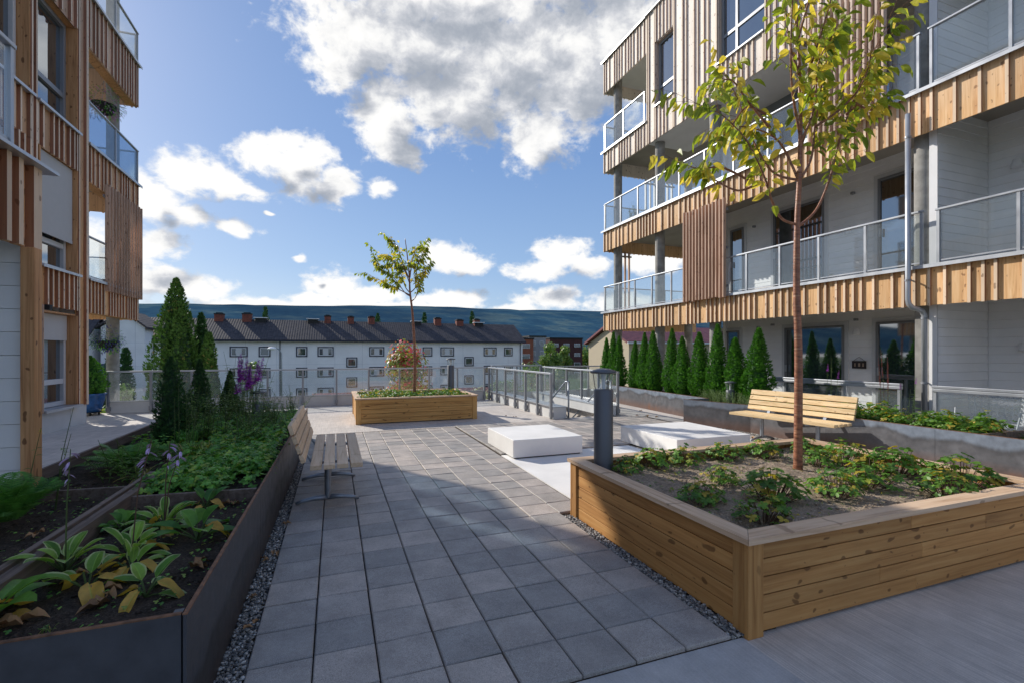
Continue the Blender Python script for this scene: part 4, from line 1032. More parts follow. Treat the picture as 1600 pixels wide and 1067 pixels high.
# ---------------------------------------------------------------- plants of the large wooden planter
rs=random.Random(21)
protos=[]
GPL=[(2.48,3.66,.15,'lobed-leaf clump in the far left corner of the large planter, touching the bollard lamp'),
 (2.82,3.76,.19,'lobed-leaf clump by the back board of the large planter, second from the bollard lamp'),
 (3.22,3.78,.18,'lobed-leaf clump by the back board, just left of the copper tree trunk'),
 (3.72,3.78,.19,'yellowing lobed-leaf clump just behind the copper tree trunk'),
 (4.15,3.70,.19,'lobed-leaf clump just right of the copper tree trunk, at the back of the planter'),
 (4.78,3.72,.16,'small lobed-leaf clump in the far right corner of the large planter, under the bench'),
 (2.46,2.75,.18,'dark shaded lobed-leaf clump along the left board of the large planter'),
 (2.60,2.32,.17,'small shaded clump in the near corner of the large planter'),
 (3.02,2.62,.24,'shaded lobed-leaf clump in front of the copper tree trunk'),
 (3.55,2.52,.20,'lobed-leaf clump near the front board, right of and nearer than the copper trunk'),
 (4.05,2.62,.24,'bright lobed-leaf clump in the middle right of the large planter'),
 (4.62,3.20,.24,'sunlit lobed-leaf clump by the right board of the large planter, furthest from the corner'),
 (4.70,2.80,.25,'sunlit lobed-leaf clump by the right board of the large planter, middle of three'),
 (4.75,2.35,.25,'sunlit lobed-leaf clump by the right board of the large planter, nearest of three'),
 (4.32,2.22,.20,'lobed-leaf clump spilling toward the front board at the right edge of the photo'),
 (3.05,3.15,.15,'low sparse clump on the bare soil between bollard and copper trunk'),
 (4.35,3.25,.17,'low yellowish clump on the sandy soil right of the copper trunk')]
for i,(x,y,r_,lb_) in enumerate(GPL):
    loc=(x,y,.46)
    if i<4:
        t=thing('geranium_plant',loc,lb_,'leafy plant','lobed-leaf clumps in the large planter')
        mb=MB(); st=MB(); clump(mb,st,x,y,.455,.20,70,.042,rs,.19); mb.build('leaves',G1,t); st.build('stems',stem_b,t); protos.append(t); t.scale=(r_/.2,)*3
    else:
        clone(protos[(i*3+1)%4],loc,rz=i*1.3,label=lb_,scale=r_/.2)
mb=MB(); rs2=random.Random(4)
for k in range(500):
    x=rs2.uniform(2.2,5.0); y=rs2.uniform(2.1,3.9)
    palmate(mb,(x,y,.47+rs2.uniform(.0,.025)),V(rs2.uniform(-.5,.5),rs2.uniform(-.5,.5),1),rs2.uniform(.008,.02),rs2.random(),0,3)
for k in range(60):
    x=rs2.uniform(2.2,4.9); y=rs2.uniform(2.1,3.8); grass(mb,x,y,.46,5,.06,rs2,.02,.004,.5,3)
tag(mb.build('weed_seedlings',G1),'tiny weeds and seedlings scattered over the soil of the large planter','weeds',kind='stuff')
mb=MB(); st=MB()
for k in range(70):
    x=rs2.uniform(.58,2.95); y=rs2.uniform(10.85,12.5)
    if (x-2.87)**2+(y-12.35)**2<.03: continue
    clump(mb,None,x,y,.45,.17,26,.045,rs2,.17)
tag(mb.build('planting',G1),'mass of light green lobed leaves filling the far wooden planter','ground cover',kind='stuff')

# ---------------------------------------------------------------- left bed
HZ=.425
hosta('hosta',(-1.30,3.10,HZ),'hosta with cream-edged upright leaves beside the dividing boards, left of the other pale-edged ones',14,.19,.062,seed=2,stalk=[(.62,.01,.03)],yellow=.12)
hosta('hosta',(-1.04,3.16,HZ),'middle hosta of the three with cream-edged leaves, in the near bed compartment',14,.18,.060,seed=3,yellow=.14,stalk=[(.62,.05,.14)])
hosta('hosta',(-1.02,3.62,HZ),'farthest cream-edged hosta of the near compartment, with two lilac flower stalks',18,.20,.062,seed=4,stalk=[(.55,.02,.05),(.50,.09,.02)])
hosta('hosta',(-1.27,3.72,HZ),'small dark plain-leaved hosta beside the dividing boards',14,.13,.07,seed=5,mat=HM2,yellow=0)
hosta('hosta',(-.78,3.36,HZ),'plain green hosta close to the steel wall',10,.21,.10,seed=6,mat=HM2,yellow=.08)
hosta('hosta',(-1.10,2.82,HZ),'yellowing hosta with withered leaves, in the middle of the near compartment',8,.19,.08,seed=27,mat=HM,yellow=.5)
hosta('hosta',(-.82,2.66,HZ),'small hosta with blue-green leaves nearest the steel corner',7,.17,.07,seed=28,mat=HM,yellow=.35)
hosta('hosta',(-.88,4.02,HZ),'yellowing hosta in front of the cross board by the steel wall',9,.17,.07,seed=9,mat=HM2,yellow=.45)
hosta('hosta',(-1.36,2.62,HZ),'tall leafy hosta with large brown withered leaves at the left photo edge',12,.20,.09,seed=30,mat=HM2,yellow=.4)
hosta('hosta',(-.98,2.98,HZ),'low spreading hosta of mixed green and yellow leaves, in the centre of the near compartment',9,.16,.065,seed=44,mat=HM,yellow=.3)
# fallen dry leaves
mb=MB(); rs3=random.Random(9)
for (x,y,z,s) in [(-1.22,2.55,HZ,.10),(-.98,2.60,HZ,.09),(-1.02,2.75,HZ,.08),(-.70,2.92,HZ,.08),(-1.2,2.98,HZ,.07),(-1.68,3.75,HZ,.06),(-1.0,3.4,HZ,.06),(-.72,4.0,HZ,.07),(-.45,2.95,.03,.05),(-.46,3.9,.03,.05),(-.43,4.0,.03,.05),(-.48,4.35,.03,.05),(-.38,4.6,.03,.06),(-.45,3.3,.03,.04),(6.8,6.9,.01,.08),(7.0,6.5,.01,.08),(6.9,6.3,.01,.07),(7.0,9.6,.005,.08),(7.15,9.4,.005,.07),(6.9,9.8,.005,.06),(7.5,10.5,.005,.06),(7.3,11.3,.005,.06),(6.2,9.95,.005,.06),(3.9,10.8,.005,.05),(4.0,10.6,.005,.05)]:
    for k in range(3 if z>.1 else 2):
        a=rs3.uniform(0,6.28); leaf(mb,(x+rs3.uniform(-.03,.03),y+rs3.uniform(-.03,.03),z+.012),V(math.cos(a),math.sin(a),rs3.uniform(.0,.4)),V(0,0,1),s,s*.55,.35,5,rs3.random(),.5,wave=.2)
tag(mb.build('fallen_leaves',dryleaf,smooth=True),'curled orange and brown leaves fallen on the soil, gravel and paving','fallen leaves',kind='stuff')
fern((-2.0,4.05,HZ),'large fern at the left photo edge beside the timber corner post',40,.55,seed=3)
fern((-1.85,5.55,HZ),'spreading fern beyond the cross board, at the edge of the deck',40,.50,seed=5,h=.85)
fern((-1.62,6.05,HZ),'smaller fern directly right of the spreading fern',22,.34,seed=6,h=.8)
def perennial(loc,label,stems,leafm,spike,spm,seed,name='flowering_perennial',L=.055,cat='flower',group=None,h=(.5,.8),lean=.15,dens=14,spread=.08):
    rs=random.Random(seed); t=thing(name,loc,label,cat,group); x,y,z=loc; st=MB(); lf=MB(); fl=MB()
    for i in range(stems):
        H=rs.uniform(*h); dx,dy=rs.uniform(-lean,lean)+.06,rs.uniform(-lean,lean); bx,by=x+rs.uniform(-spread,spread),y+rs.uniform(-spread,spread)
        pts=[V(bx,by,z-.01),V(bx+dx*.35,by+dy*.35,z+H*.5),V(bx+dx,by+dy,z+H)]
        st.tube(pts,[.004,.003,.0015],5)
        for k in range(int(dens*H)):
            q=rs.uniform(.12,.8); p=pts[0].lerp(pts[1],q*2) if q<.5 else pts[1].lerp(pts[2],q*2-1); a=rs.uniform(0,6.28)
            leaf(lf,p,V(math.cos(a),math.sin(a),.35),V(0,0,1),L*rs.uniform(.7,1.3)*(1.2-q*.6),L*.28,.4,3,rs.random()*.8,.2)
        if spike and rs.random()<spike[0]:
            for k in range(int(spike[1]*480)):
                q=rs.random(); p=pts[1].lerp(pts[2],.99)-(pts[2]-pts[1]).normalized()*spike[1]*q; a=rs.uniform(0,6.28); w=spike[2]*(.35+.65*q)
                d=V(math.cos(a),math.sin(a),rs.uniform(-.2,.6)); leaf(fl,p,d,V(0,0,1),w,w*.55,.1,2,rs.random(),.2)
    st.build('stems',stem_b if spm is rose else stem_g,t); lf.build('leaves',leafm,t)
    if fl.f: fl.build('flower_spikes',spm,t)
    return t
perennial((-1.12,7.0,HZ),'loosestrife with leaning magenta flower spikes in the left bed',9,SH,(1,.32,.058),purple,3,h=(.88,1.14),lean=.12,name='loosestrife_plant',group='magenta loosestrife plants')
perennial((8.35,6.05,HZ),'single loosestrife spike left of the copper trunk, in front of the ground-floor glass',4,SH,(.6,.16,.03),purple,5,h=(.8,1.15),lean=.06,name='loosestrife_plant',group='magenta loosestrife plants')
perennial((8.25,4.75,HZ),'short loosestrife with one small magenta tip in front of the square pillar',5,SH,(.5,.10,.025),purple,6,h=(.5,.8),lean=.08,name='loosestrife_plant',group='magenta loosestrife plants')
perennial((8.35,5.15,HZ),'tall red-brown seed spikes in the right bed beside the rainwater pipe',4,SH,(1,.45,.02),rose,7,h=(.9,1.3),lean=.12,name='seed_head_plant',spread=.05)
perennial((7.85,3.05,HZ),'brown seed spike at the right photo edge, in front of the wire chair',2,SH,(1,.3,.012),rose,8,h=(.35,.5),lean=.05,name='seed_head_plant')
perennial((-1.5,5.9,HZ),'reddish seed stalks among the grasses of the left bed',7,SH,(.9,.25,.008),stem_b,9,h=(.55,.85),lean=.15,name='seed_head_plant',L=.03)
perennial((-1.95,4.35,HZ),'yellow-tipped daylily stalk at the left photo edge in front of the siding',3,SH,(.6,.04,.02),leafmat('yellow_petal',(.6,.5,.08),(.7,.6,.15)),12,h=(.45,.75),lean=.05,name='daylily_plant')
# grasses
def grass_thing(loc,label,n,L,seed,sp=.08,w=.009,m=None,el=(.8,1.5),droop=.6):
    mb=MB(); rs=random.Random(seed); grass(mb,*loc,n,L,rs,sp,w,droop,5,el)
    t=thing('grass_tuft',loc,label,'ornamental grass','ornamental grass tufts'); mb.build('blades',m or GM,t); return t
grass_thing((-1.28,5.55,HZ),'yellow-green arching grass tuft in the middle of the left bed',150,.55,1,.12)
grass_thing((-1.02,5.95,HZ),'second green grass tuft of the left bed, nearer the steel wall',120,.46,2,.11)
grass_thing((-1.62,6.55,HZ),'upright dark grass tuft in front of the narrow cypress of the left bed',140,.50,3,.10,m=FM,el=(1.2,1.55))
grass_thing((8.1,5.75,HZ),'fine pale grass tuft right of the bench back, in the right bed',320,.42,4,.12,w=.004)
grass_thing((8.2,6.35,HZ),'fine grass tuft behind the bench backrest, in the right bed',300,.42,5,.12,w=.004)
grass_thing((-1.55,4.95,HZ),'long-bladed grass beside the end of the dividing boards',26,.40,6,.04,w=.012)
grass_thing((-1.08,2.42,HZ),'tiny grass tuft by the front steel wall',14,.10,8,.03,w=.004)
# ground cover masses
mb=MB(); rs4=random.Random(31)
for k in range(250):
    y=4.3+4.6*rs4.random()**1.1; x=rs4.uniform(-1.35,-.62) if y<6.2 else rs4.uniform(-2.1,-.60)
    if y<4.85 and x<-1.35: continue
    if y<4.95 and rs4.random()<.4: continue
    clump(mb,None,x,y,HZ,.14,24,.036,rs4,.16+.05*rs4.random())
for k in range(800):
    y=rs4.uniform(2.25,5.0); x=rs4.uniform(-2.25,-.6)
    palmate(mb,(x,y,HZ+.012+rs4.uniform(0,.02)),V(rs4.uniform(-.4,.4),rs4.uniform(-.4,.4),1),rs4.uniform(.006,.016),rs4.random(),0,3)
tag(mb.build('ground_cover',G2),'dense dark green lobed foliage covering the middle of the left steel bed','ground cover',kind='stuff')
mb=MB(); st=MB()
for k in range(170):
    y=rs4.uniform(7.2,9.1); x=rs4.uniform(-1.1,-.58); h=rs4.uniform(.16,.34); dx,dy=rs4.uniform(-.1,.1),rs4.uniform(-.1,.1)
    mb.tube([(x,y,HZ),(x+dx,y+dy,HZ+h)],.0014,3,cap=False)
    for j in range(26):
        q=rs4.random()**.8; a=rs4.uniform(0,6.28); leaf(mb,(x+dx*q,y+dy*q,HZ+h*q),V(math.cos(a),math.sin(a),.6),V(0,0,1),.028,.009,.1,2,rs4.random(),.1)
tag(mb.build('catmint',LAV),'soft grey-green catmint mound at the far end of the left bed','ground cover',kind='stuff')
mb=MB()
for k in range(420):
    y=rs4.uniform(6.75,8.9); x=rs4.uniform(7.62,8.15) if y<8.3 else rs4.uniform(7.95,8.2); h=rs4.uniform(.12,.30); dx,dy=rs4.uniform(-.1,.1)-.03,rs4.uniform(-.1,.1)
    mb.tube([(x,y,HZ),(x+dx,y+dy,HZ+h)],.0014,3,cap=False)
    for j in range(20):
        q=rs4.random()**.8; a=rs4.uniform(0,6.28); leaf(mb,(x+dx*q,y+dy*q,HZ+h*q),V(math.cos(a),math.sin(a),.6),V(0,0,1),.032,.010,.1,2,rs4.random(),.1)
tag(mb.build('lavender',LAV),'low lavender spilling over the right steel wall in front of the cypress row','ground cover',kind='stuff')
mb=MB()
for k in range(130):
    y=rs4.uniform(3.6,6.9); x=rs4.uniform(7.68,8.5); clump(mb,None,x,y,HZ,.16,24,.045,rs4,.18+.14*rs4.random())
for k in range(30):
    y=rs4.uniform(2.2,3.4); x=rs4.uniform(7.68,8.4); clump(mb,None,x,y,HZ-.02,.14,14,.045,rs4,.08)
tag(mb.build('bed_foliage',G1),'bright green leafy perennials along the right steel bed beside the pillar','ground cover',kind='stuff')
for k,(x,y,hh_,ss,lb_) in enumerate([(-1.9,7.6,(.5,.8),18,'loose bushy green perennial behind the narrow cypress column'),(-1.35,7.9,(.4,.7),22,'bushy perennial with small leaves left of the magenta spikes'),(-.95,6.3,(.3,.5),20,'leafy perennial near the steel wall beyond the grasses'),(-1.45,6.9,(.45,.75),18,'tall loose perennial between the narrow cypress and the magenta spikes'),(-1.75,5.1,(.25,.4),12,'low leafy perennial right of the spreading fern'),(-.85,7.6,(.35,.6),20,'feathery pale perennial in front of the catmint')]):
    perennial((x,y,HZ),lb_,ss,SH if k%2 else G1,None,None,60+k,name='leafy_perennial',L=.075,cat='leafy plant',group='leafy perennials in the left bed',h=hh_,lean=.22,dens=46,spread=.16)
# pale leafy shoots leaning out at the end of the left bed
perennial((-.66,8.7,HZ),'pale leafy shoots leaning over the far end of the left steel wall',14,SH,None,None,14,name='leafy_shrub',L=.06,cat='shrub',h=(.3,.6),lean=.35,dens=40)
perennial((-1.35,8.6,HZ),'bright green climbing shrub in front of the back railing',22,SH,None,None,15,name='leafy_shrub',L=.08,cat='shrub',h=(.7,1.15),lean=.25,dens=45,spread=.25)
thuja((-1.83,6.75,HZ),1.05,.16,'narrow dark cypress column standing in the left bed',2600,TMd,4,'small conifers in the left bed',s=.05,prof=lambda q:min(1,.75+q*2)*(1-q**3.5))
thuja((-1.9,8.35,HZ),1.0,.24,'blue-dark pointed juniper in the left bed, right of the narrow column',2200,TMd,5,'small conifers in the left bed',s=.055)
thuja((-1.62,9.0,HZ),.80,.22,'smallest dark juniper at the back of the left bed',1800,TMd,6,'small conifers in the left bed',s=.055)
# cypress row of the right bed
ys=[13.55,13.15,12.85,12.0,11.55,11.1,10.35,9.85,9.25,8.70,8.15,7.62]; hs=[1.56,1.74,1.6,1.42,1.66,1.70,1.72,1.50,1.58,1.74,1.42,1.60]; rsz=[.26,.27,.30,.27,.27,.31,.29,.31,.34,.31,.34,.39]
words=['leftmost and farthest','second from the left','third from the left','fourth from the left','fifth from the left','sixth from the left','seventh from the left','eighth from the left','fourth from the right','third from the right','second from the right','rightmost and widest']
TP=[]
for i,(y,h,r_) in enumerate(zip(ys,hs,rsz)):
    lb_='%s slim bright green cypress of the row behind the right steel wall'%words[i]
    if i<4:
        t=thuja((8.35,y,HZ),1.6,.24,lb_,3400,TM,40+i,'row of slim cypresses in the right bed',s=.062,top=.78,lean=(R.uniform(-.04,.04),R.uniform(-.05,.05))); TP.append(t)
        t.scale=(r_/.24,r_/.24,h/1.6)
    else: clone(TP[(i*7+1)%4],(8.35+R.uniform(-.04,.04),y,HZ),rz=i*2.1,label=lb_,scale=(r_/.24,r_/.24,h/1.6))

# ---------------------------------------------------------------- pot, hanging baskets, balcony plants, chair
t=thing('plant_pot',(-5.62,14.55,0),'glazed blue plant pot on a wheeled base by the left concrete pillar','plant pot')
bp=simple('blue_glaze',(.02,.09,.26),.2,var=.35,ns=12,bs=0,spec=.6)
mb=MB(); mb.lathe((-5.62,14.55,.09),[(0,0),(.20,0),(.25,.12),(.29,.30),(.31,.40),(.33,.42),(.33,.45),(.29,.45),(.28,.40),(0,.38)],28); mb.build('bowl',bp,t,smooth=True)
mb=MB(); mb.lathe((-5.62,14.55,.07),[(0,0),(.22,0),(.22,.02),(0,.02)],20)
for k in range(4): mb.tube([(-5.62+.17*math.cos(k*1.57+.4)-.015,14.55+.17*math.sin(k*1.57+.4),.035),(-5.62+.17*math.cos(k*1.57+.4)+.015,14.55+.17*math.sin(k*1.57+.4),.035)],.034,12)
mb.build('wheeled_base',rubber,t)
thuja((-5.62,14.55,.48),.95,.36,'bushy green conifer growing in the blue pot',2600,TM,71,s=.07,name='potted_conifer',cat='conifer',prof=lambda q:min(1,.6+q*2)*(1-q**2.2)**.8)
def basket(loc,label,pet,rr,zc):
    t=thing('hanging_basket',loc,label,'hanging basket','hanging flower baskets on the left building'); x,y,z=loc; rs=random.Random(int(z*10))
    mb=MB()
    for k in range(3):
        a=k*2.09; mb.tube([(x,y,zc),(x+math.cos(a)*rr*.6,y+math.sin(a)*rr*.6,z)],.004,4)
    mb.build('chains',galv,t)
    mb=MB(); mb.lathe((x,y,z),[(0,-rr*.6),(rr*.4,-rr*.45),(rr*.6,0),(0,0)],14); mb.build('basket',rubber,t)
    lf=MB(); fl=MB()
    for k in range(800):
        d=V(rs.gauss(0,1),rs.gauss(0,1),rs.gauss(0,.7)).normalized()*rr*rs.uniform(.55,1.0); p=V(x,y,z+rr*.05)+d
        leaf(lf if rs.random()<.55 else fl,p,d.normalized()+V(0,0,-.2),V(0,0,1),.055*rs.uniform(.5,1.2),.03,.4,2,rs.random()*.8,.2)
    lf.build('leaves',FM,t); fl.build('flowers',pet,t)
basket((-5.42,14.75,7.72),'hanging basket of pink and white flowers under the upper left balcony',simple('pink_petal',(.45,.22,.40),.6,var=.5,ns=30,bs=0),.44,8.32)
basket((-5.35,14.75,2.02-.2),'hanging basket of violet-blue flowers under the lowest left balcony',simple('violet_petal',(.09,.08,.30),.6,var=.4,ns=30,bs=0),.36,2.4)
for (x,y,z,n_,lb_) in ((-5.9,14.2,3.16,60,'leafy pot plant on the middle balcony of the left building'),(10.0,14.3,5.98,40,'potted shrub behind the glass of the upper right end balcony')):
    perennial((x,y,z),lb_,n_//2,SH,None,None,n_,name='balcony_plant',L=.10,cat='pot plant',h=(.5,.95),lean=.3,dens=40,spread=.2)
    mb=MB(); mb.lathe((x,y,z-.0),[(0,.002),(.17,.002),(.21,.30),(.19,.30),(0,.26)],16); tag(mb.build('plant_pot',conc_white if x>0 else rubber,origin=(x,y,z),smooth=True),('dark pot' if x<0 else 'white pot')+' holding the '+lb_,'plant pot')
# white wire-lattice chair on the right terrace
t=thing('garden_chair',(9.75,4.4,0),'white lattice garden chair behind the low terrace glass at the right edge','chair')
wm=simple('white_lacquer',(.55,.56,.58),.4,bs=0); CX,CY=9.75,4.4
mb=MB()
for i in range(11):
    a=-1.25+2.5*i/10
    b2=[(CX+.30*math.cos(a)*(1+.12*z_),CY+.36*math.sin(a)*(1+.1*z_),.42+z_*.42) for z_ in (0,.5,1)]
    mb.tube(b2,.009,5)
    for k in range(6):
        z_=k/6; a2=a+.25 if i<10 else a
        mb.tube([(CX+.30*math.cos(a)*(1+.12*z_),CY+.36*math.sin(a)*(1+.1*z_),.42+z_*.42),(CX+.30*math.cos(a2)*(1+.12*(z_+.16)),CY+.36*math.sin(a2)*(1+.1*(z_+.16)),.42+(z_+.16)*.42)],.006,4)
        mb.tube([(CX+.30*math.cos(a2)*(1+.12*z_),CY+.36*math.sin(a2)*(1+.1*z_),.42+z_*.42),(CX+.30*math.cos(a)*(1+.12*(z_+.16)),CY+.36*math.sin(a)*(1+.1*(z_+.16)),.42+(z_+.16)*.42)],.006,4)
mb.tube([(CX+.335*math.cos(-1.25+2.5*i/20),CY+.40*math.sin(-1.25+2.5*i/20),.85) for i in range(21)],.014,6); mb.build('backrest',wm,t)
mb=MB(); mb.box(CX-.28,CY-.30,.39,CX+.26,CY+.30,.42); mb.build('seat',wm,t,bevel=.01)
for sx in(-1,1):
    for sy in(-1,1):
        mb=MB(); mb.tube([(CX+sx*.22,CY+sy*.24,.39),(CX+sx*.27,CY+sy*.33,.2),(CX+sx*.28,CY+sy*.36,0)],.013,7); mb.build('leg',wm,t)
for sy in (-1,1):
    mb=MB(); mb.tube([(CX+.1,CY+sy*.38,.64),(CX-.20,CY+sy*.40,.64),(CX-.26,CY+sy*.38,.40)],.013,7); mb.build('armrest',wm,t)
# ---------------------------------------------------------------- background buildings
def far_wall():
    m,nt,b=newmat('far_white_wall'); p=pos(nt); sx=nd(nt,'ShaderNodeSeparateXYZ',{0:p})
    fr=ma(nt,'FRACT',ma(nt,'MULTIPLY',sx.outputs[0],.28)); k=ma(nt,'LESS_THAN',fr,.012)
    fz=ma(nt,'FRACT',ma(nt,'MULTIPLY_ADD',sx.outputs[2],.37,.05)); k2=ma(nt,'LESS_THAN',fz,.012)
    c=mixc(nt,ma(nt,'MAXIMUM',k,k2),(.86,.86,.87),(.62,.63,.66))
    c=mixc(nt,1,c,ramp(nt,noi(nt,p,.5,4),[(.3,.9),(.7,1.05)]),'MULTIPLY'); setp(nt,b,'Base Color',c); setp(nt,b,'Roughness',.8); return m
fwm=far_wall()
def roof_mat(name,c0,c1):
    m,nt,b=newmat(name); p=pos(nt); s=nd(nt,'ShaderNodeSeparateXYZ',{0:p})
    fx=ma(nt,'FRACT',ma(nt,'MULTIPLY',s.outputs[0],3.3)); fy=ma(nt,'FRACT',ma(nt,'MULTIPLY',s.outputs[1],3.0))
    h=ma(nt,'ADD',ma(nt,'SINE',ma(nt,'MULTIPLY',fx,6.283)),ma(nt,'MULTIPLY',fy,1.2))
    cell=nd(nt,'ShaderNodeTexWhiteNoise',{0:nd(nt,'ShaderNodeVectorMath',{0:mapv(nt,p,(3.3,3.0,.001))},operation='FLOOR').outputs[0]}).outputs[0]
    c=mixc(nt,cell,c0,c1); c=mixc(nt,1,c,ramp(nt,h,[(.0,.82),(.9,1.1)]),'MULTIPLY')
    setp(nt,b,'Base Color',c); setp(nt,b,'Roughness',.75); setp(nt,b,'Normal',bump(nt,h,.22,.03)); return m
roof_d=roof_mat('dark_roof_tiles',(.028,.024,.027),(.06,.05,.053)); roof_r=roof_mat('maroon_roof_tiles',(.13,.035,.045),(.20,.06,.07))
navy=simple('navy_window_trim',(.02,.025,.05),.6,bs=0); brick=simple('chimney_brick',(.20,.065,.045),.85,var=.3,ns=4,bs=0)
def gable_house(t,x0,x1,y0,y1,zg,ze,zr,wm,rm,eo=.5,vert=True):
    """ridge along X"""
    ym=(y0+y1)/2; mb=MB()
    mb.box(x0,y0,zg,x1,y1,ze)
    for x in (x0,x1): mb.face([(x,y0,ze),(x,y1,ze),(x,ym,zr-.12)],(.5,0,0))
    mb.build('wall',wm,t)
    mb=MB(); sl=(zr-ze)/(ym-y0); th=.22
    for s,ye in ((-1,y0-eo),(1,y1+eo)):
        zc=ze-sl*eo
        a=[(x0-.4,ye,zc),(x1+.4,ye,zc),(x1+.4,ym,zr),(x0-.4,ym,zr)]; a2=[(p[0],p[1],p[2]+th) for p in a]
        mb.face(a2,(.5,0,0)); mb.face(a[::-1],(.5,0,0))
        for i in range(4): j=(i+1)%4; mb.face([a[i],a[j],a2[j],a2[i]],(.5,0,0))
    rf=mb.build('roof',rm,t); 
    mb=MB(); mb.box(x0-.4,y0-eo-.12,ze-sl*eo-.02,x1+.4,y0-eo-.001,ze-sl*eo+.16); mb.build('gutter',navy if rm is roof_d else trim,t)
    return rf
def fwin(t,x,z,w,h,y,double=False,pm=None):
    mb=MB(); k=.14; y=y-.03
    mb.box(x-w/2-k,y-.03,z-h/2-k,x-w/2-.001,y+.02,z+h/2+k); mb.box(x+w/2+.001,y-.03,z-h/2-k,x+w/2+k,y+.02,z+h/2+k); mb.box(x-w/2,y-.03,z+h/2+.001,x+w/2,y+.02,z+h/2+k); mb.box(x-w/2,y-.03,z-h/2-k,x+w/2,y+.02,z-h/2-.001)
    f=mb.build('window',navy,t)
    mb=MB(); e=.11
    segs=[(x-w/2,x+w/2)] if not double else [(x-w/2,x-w*.14),(x+w*.14,x+w/2)]
    if double: mb.box(x-w*.14+.001,y-.025,z-h/2,x+w*.14-.001,y+.02,z+h/2)
    for a,b in segs:
        mb.box(a,y-.02,z-h/2,a+e,y+.02,z+h/2); mb.box(b-e,y-.02,z-h/2,b,y+.02,z+h/2); mb.box(a+e,y-.02,z-h/2,b-e,y+.02,z-h/2+e); mb.box(a+e,y-.02,z+h/2-e,b-e,y+.02,z+h/2)
    mb.build('sash',trim,f)
    for a,b in segs: mb=MB(); mb.box(a+e,y-.005,z-h/2+e,b-e,y+.015,z+h/2-e); mb.build('pane',pane_far,f)
WB=thing('apartment_block',(0,74,-5.5),'long white apartment block with dark tiled roof and brick chimneys behind the terrace','building')
rf=gable_house(WB,-29,27.4,69,79,-5.5,3.15,5.75,fwm,roof_d)
mb=MB()
for x in (-14.51,-11.28,-2.2,-.94+.9,2.18-.1,5.12+.3): pass
for i,(x,h,w) in enumerate([(-14.5,1.25,1.05),(-11.2,1.35,1.1),(-.94,1.3,.85),(2.2,1.25,.85),(5.1,1.3,.9),(15.0,1.35,1.0),(18.5,1.15,1.1),(21.3,1.3,.9)]):
    mb=MB(); mb.box(x-w/2,73.2,5.2,x+w/2,74.2,5.45+h-.22,r=.5); c=mb.build('chimney',brick,rf)
    mb=MB(); mb.box(x-w/2-.06,73.15,5.45+h-.215,x+w/2+.06,74.25,5.45+h-.06); mb.box(x-w/2+.15,73.4,5.45+h-.058,x+w/2-.15,74.0,5.45+h+.06); mb.build('chimney_cap',rubber,c)
for x in (-9.5,-2.9,11.7,21.6):
    mb=MB(); mb.box(x-.65,73.1,5.2,x+.65,74,6.1,r=.2); c=mb.build('roof_vent',rubber,rf); mb=MB(); mb.box(x-.85,72.9,6.102,x+.85,74.1,6.22); mb.build('vent_cap',flash,c)
WX_=[(-26.8,.9,0),(-21.1,1.15,0),(-11.45,1.75,1),(-8.5,1.1,0),(-4.1,1.1,0),(-1.15,1.75,1),(5.5,1.75,1),(8.55,1.2,0),(12.6,1.1,0),(15.5,1.75,1),(22.1,1.75,1),(25.05,1.1,0)]
for (x,w,d_) in WX_:
    for z in (1.55,-1.18,-3.9): fwin(WB,x,z,w,1.05,69,bool(d_))
for (x) in (2.2,18.8):
    for z in (.12,-2.6): fwin(WB,x,z,1.15,1.1,69)
for x in (-6.7,27.0,-19.6): mb=MB(); mb.tube([(x,68.9,3.0),(x,68.9,-5.4)],.06,6); mb.build('downpipe',navy,WB)
# cross gable wing at the left end of the block
t=thing('gabled_wing',(-24,66,-5.5),'white gabled house end with dark verges, left of the long white block','building')
mb=MB(); mb.box(-24.6,66.2,-5.5,-20.5,68.9,4.3); mb.face([(-24.6,66.2,4.3),(-20.5,66.2,4.3),(-22.4,66.2,5.75)],(.5,0,0)); mb.build('wall',fwm,t)
mb=MB()
for (xa,za,xb,zb) in ((-25.1,4.05,-22.4,6.0),(-22.4,6.0,-20.1,4.1)):
    a=[(xa,65.8,za),(xb,65.8,zb),(xb,72.5,zb),(xa,72.5,za)]; a2=[(p[0],p[1],p[2]+.22) for p in a]
    mb.face(a2,(.5,0,0)); mb.face(a[::-1],(.5,0,0))
    for i in range(4): j=(i+1)%4; mb.face([a[i],a[j],a2[j],a2[i]],(.5,0,0))
mb.build('roof',roof_d,t)
t=thing('row_house',(-33,64,-5.5),'white house with dark roof seen under the left balcony','building')
gable_house(t,-38,-25.4,64,71,-5.5,2.75,5.3,fwm,roof_d)
for x in (-25.9,-28.5,-31.5):
    for z in (1.2,-1.5): fwin(t,x,z,1.0,1.2,64)
mb=MB(); mb.box(-30,60,-5.5,-21.5,60.2,.35,r=.5); tag(mb.build('blue_screen',simple('navy_board',(.02,.04,.12),.7),origin=(-26,60,-5.5)),'dark blue board fence in front of the house seen under the left balcony','fence')
# cream house with maroon roof
t=thing('house',(33,42,-5.5),'cream house with a maroon tiled roof behind the cypress row','building')
cream=simple('cream_render',(.50,.42,.30),.85,var=.06,bs=0); gable_house(t,26.0,46,38.3,45.9,-5.5,2.45,3.95,cream,roof_r,eo=.35)
fwin(t,31.7,.9,.7,.8,38.3)
# small garage roofs seen through the railing
for (x,y,lb_) in ((1.5,46,'low brown garage roof left of the far planter, seen through the railing'),(11.8,48,'low brown garage roof right of the autumn shrub, seen through the railing')):
    t=thing('garage',(x,y,-5.5),lb_,'garage','small garages below the terrace'); gable_house(t,x-3,x+3,y-2.5,y+2.5,-5.5,-3.2,-2.35,cream,roof_r,eo=.3)
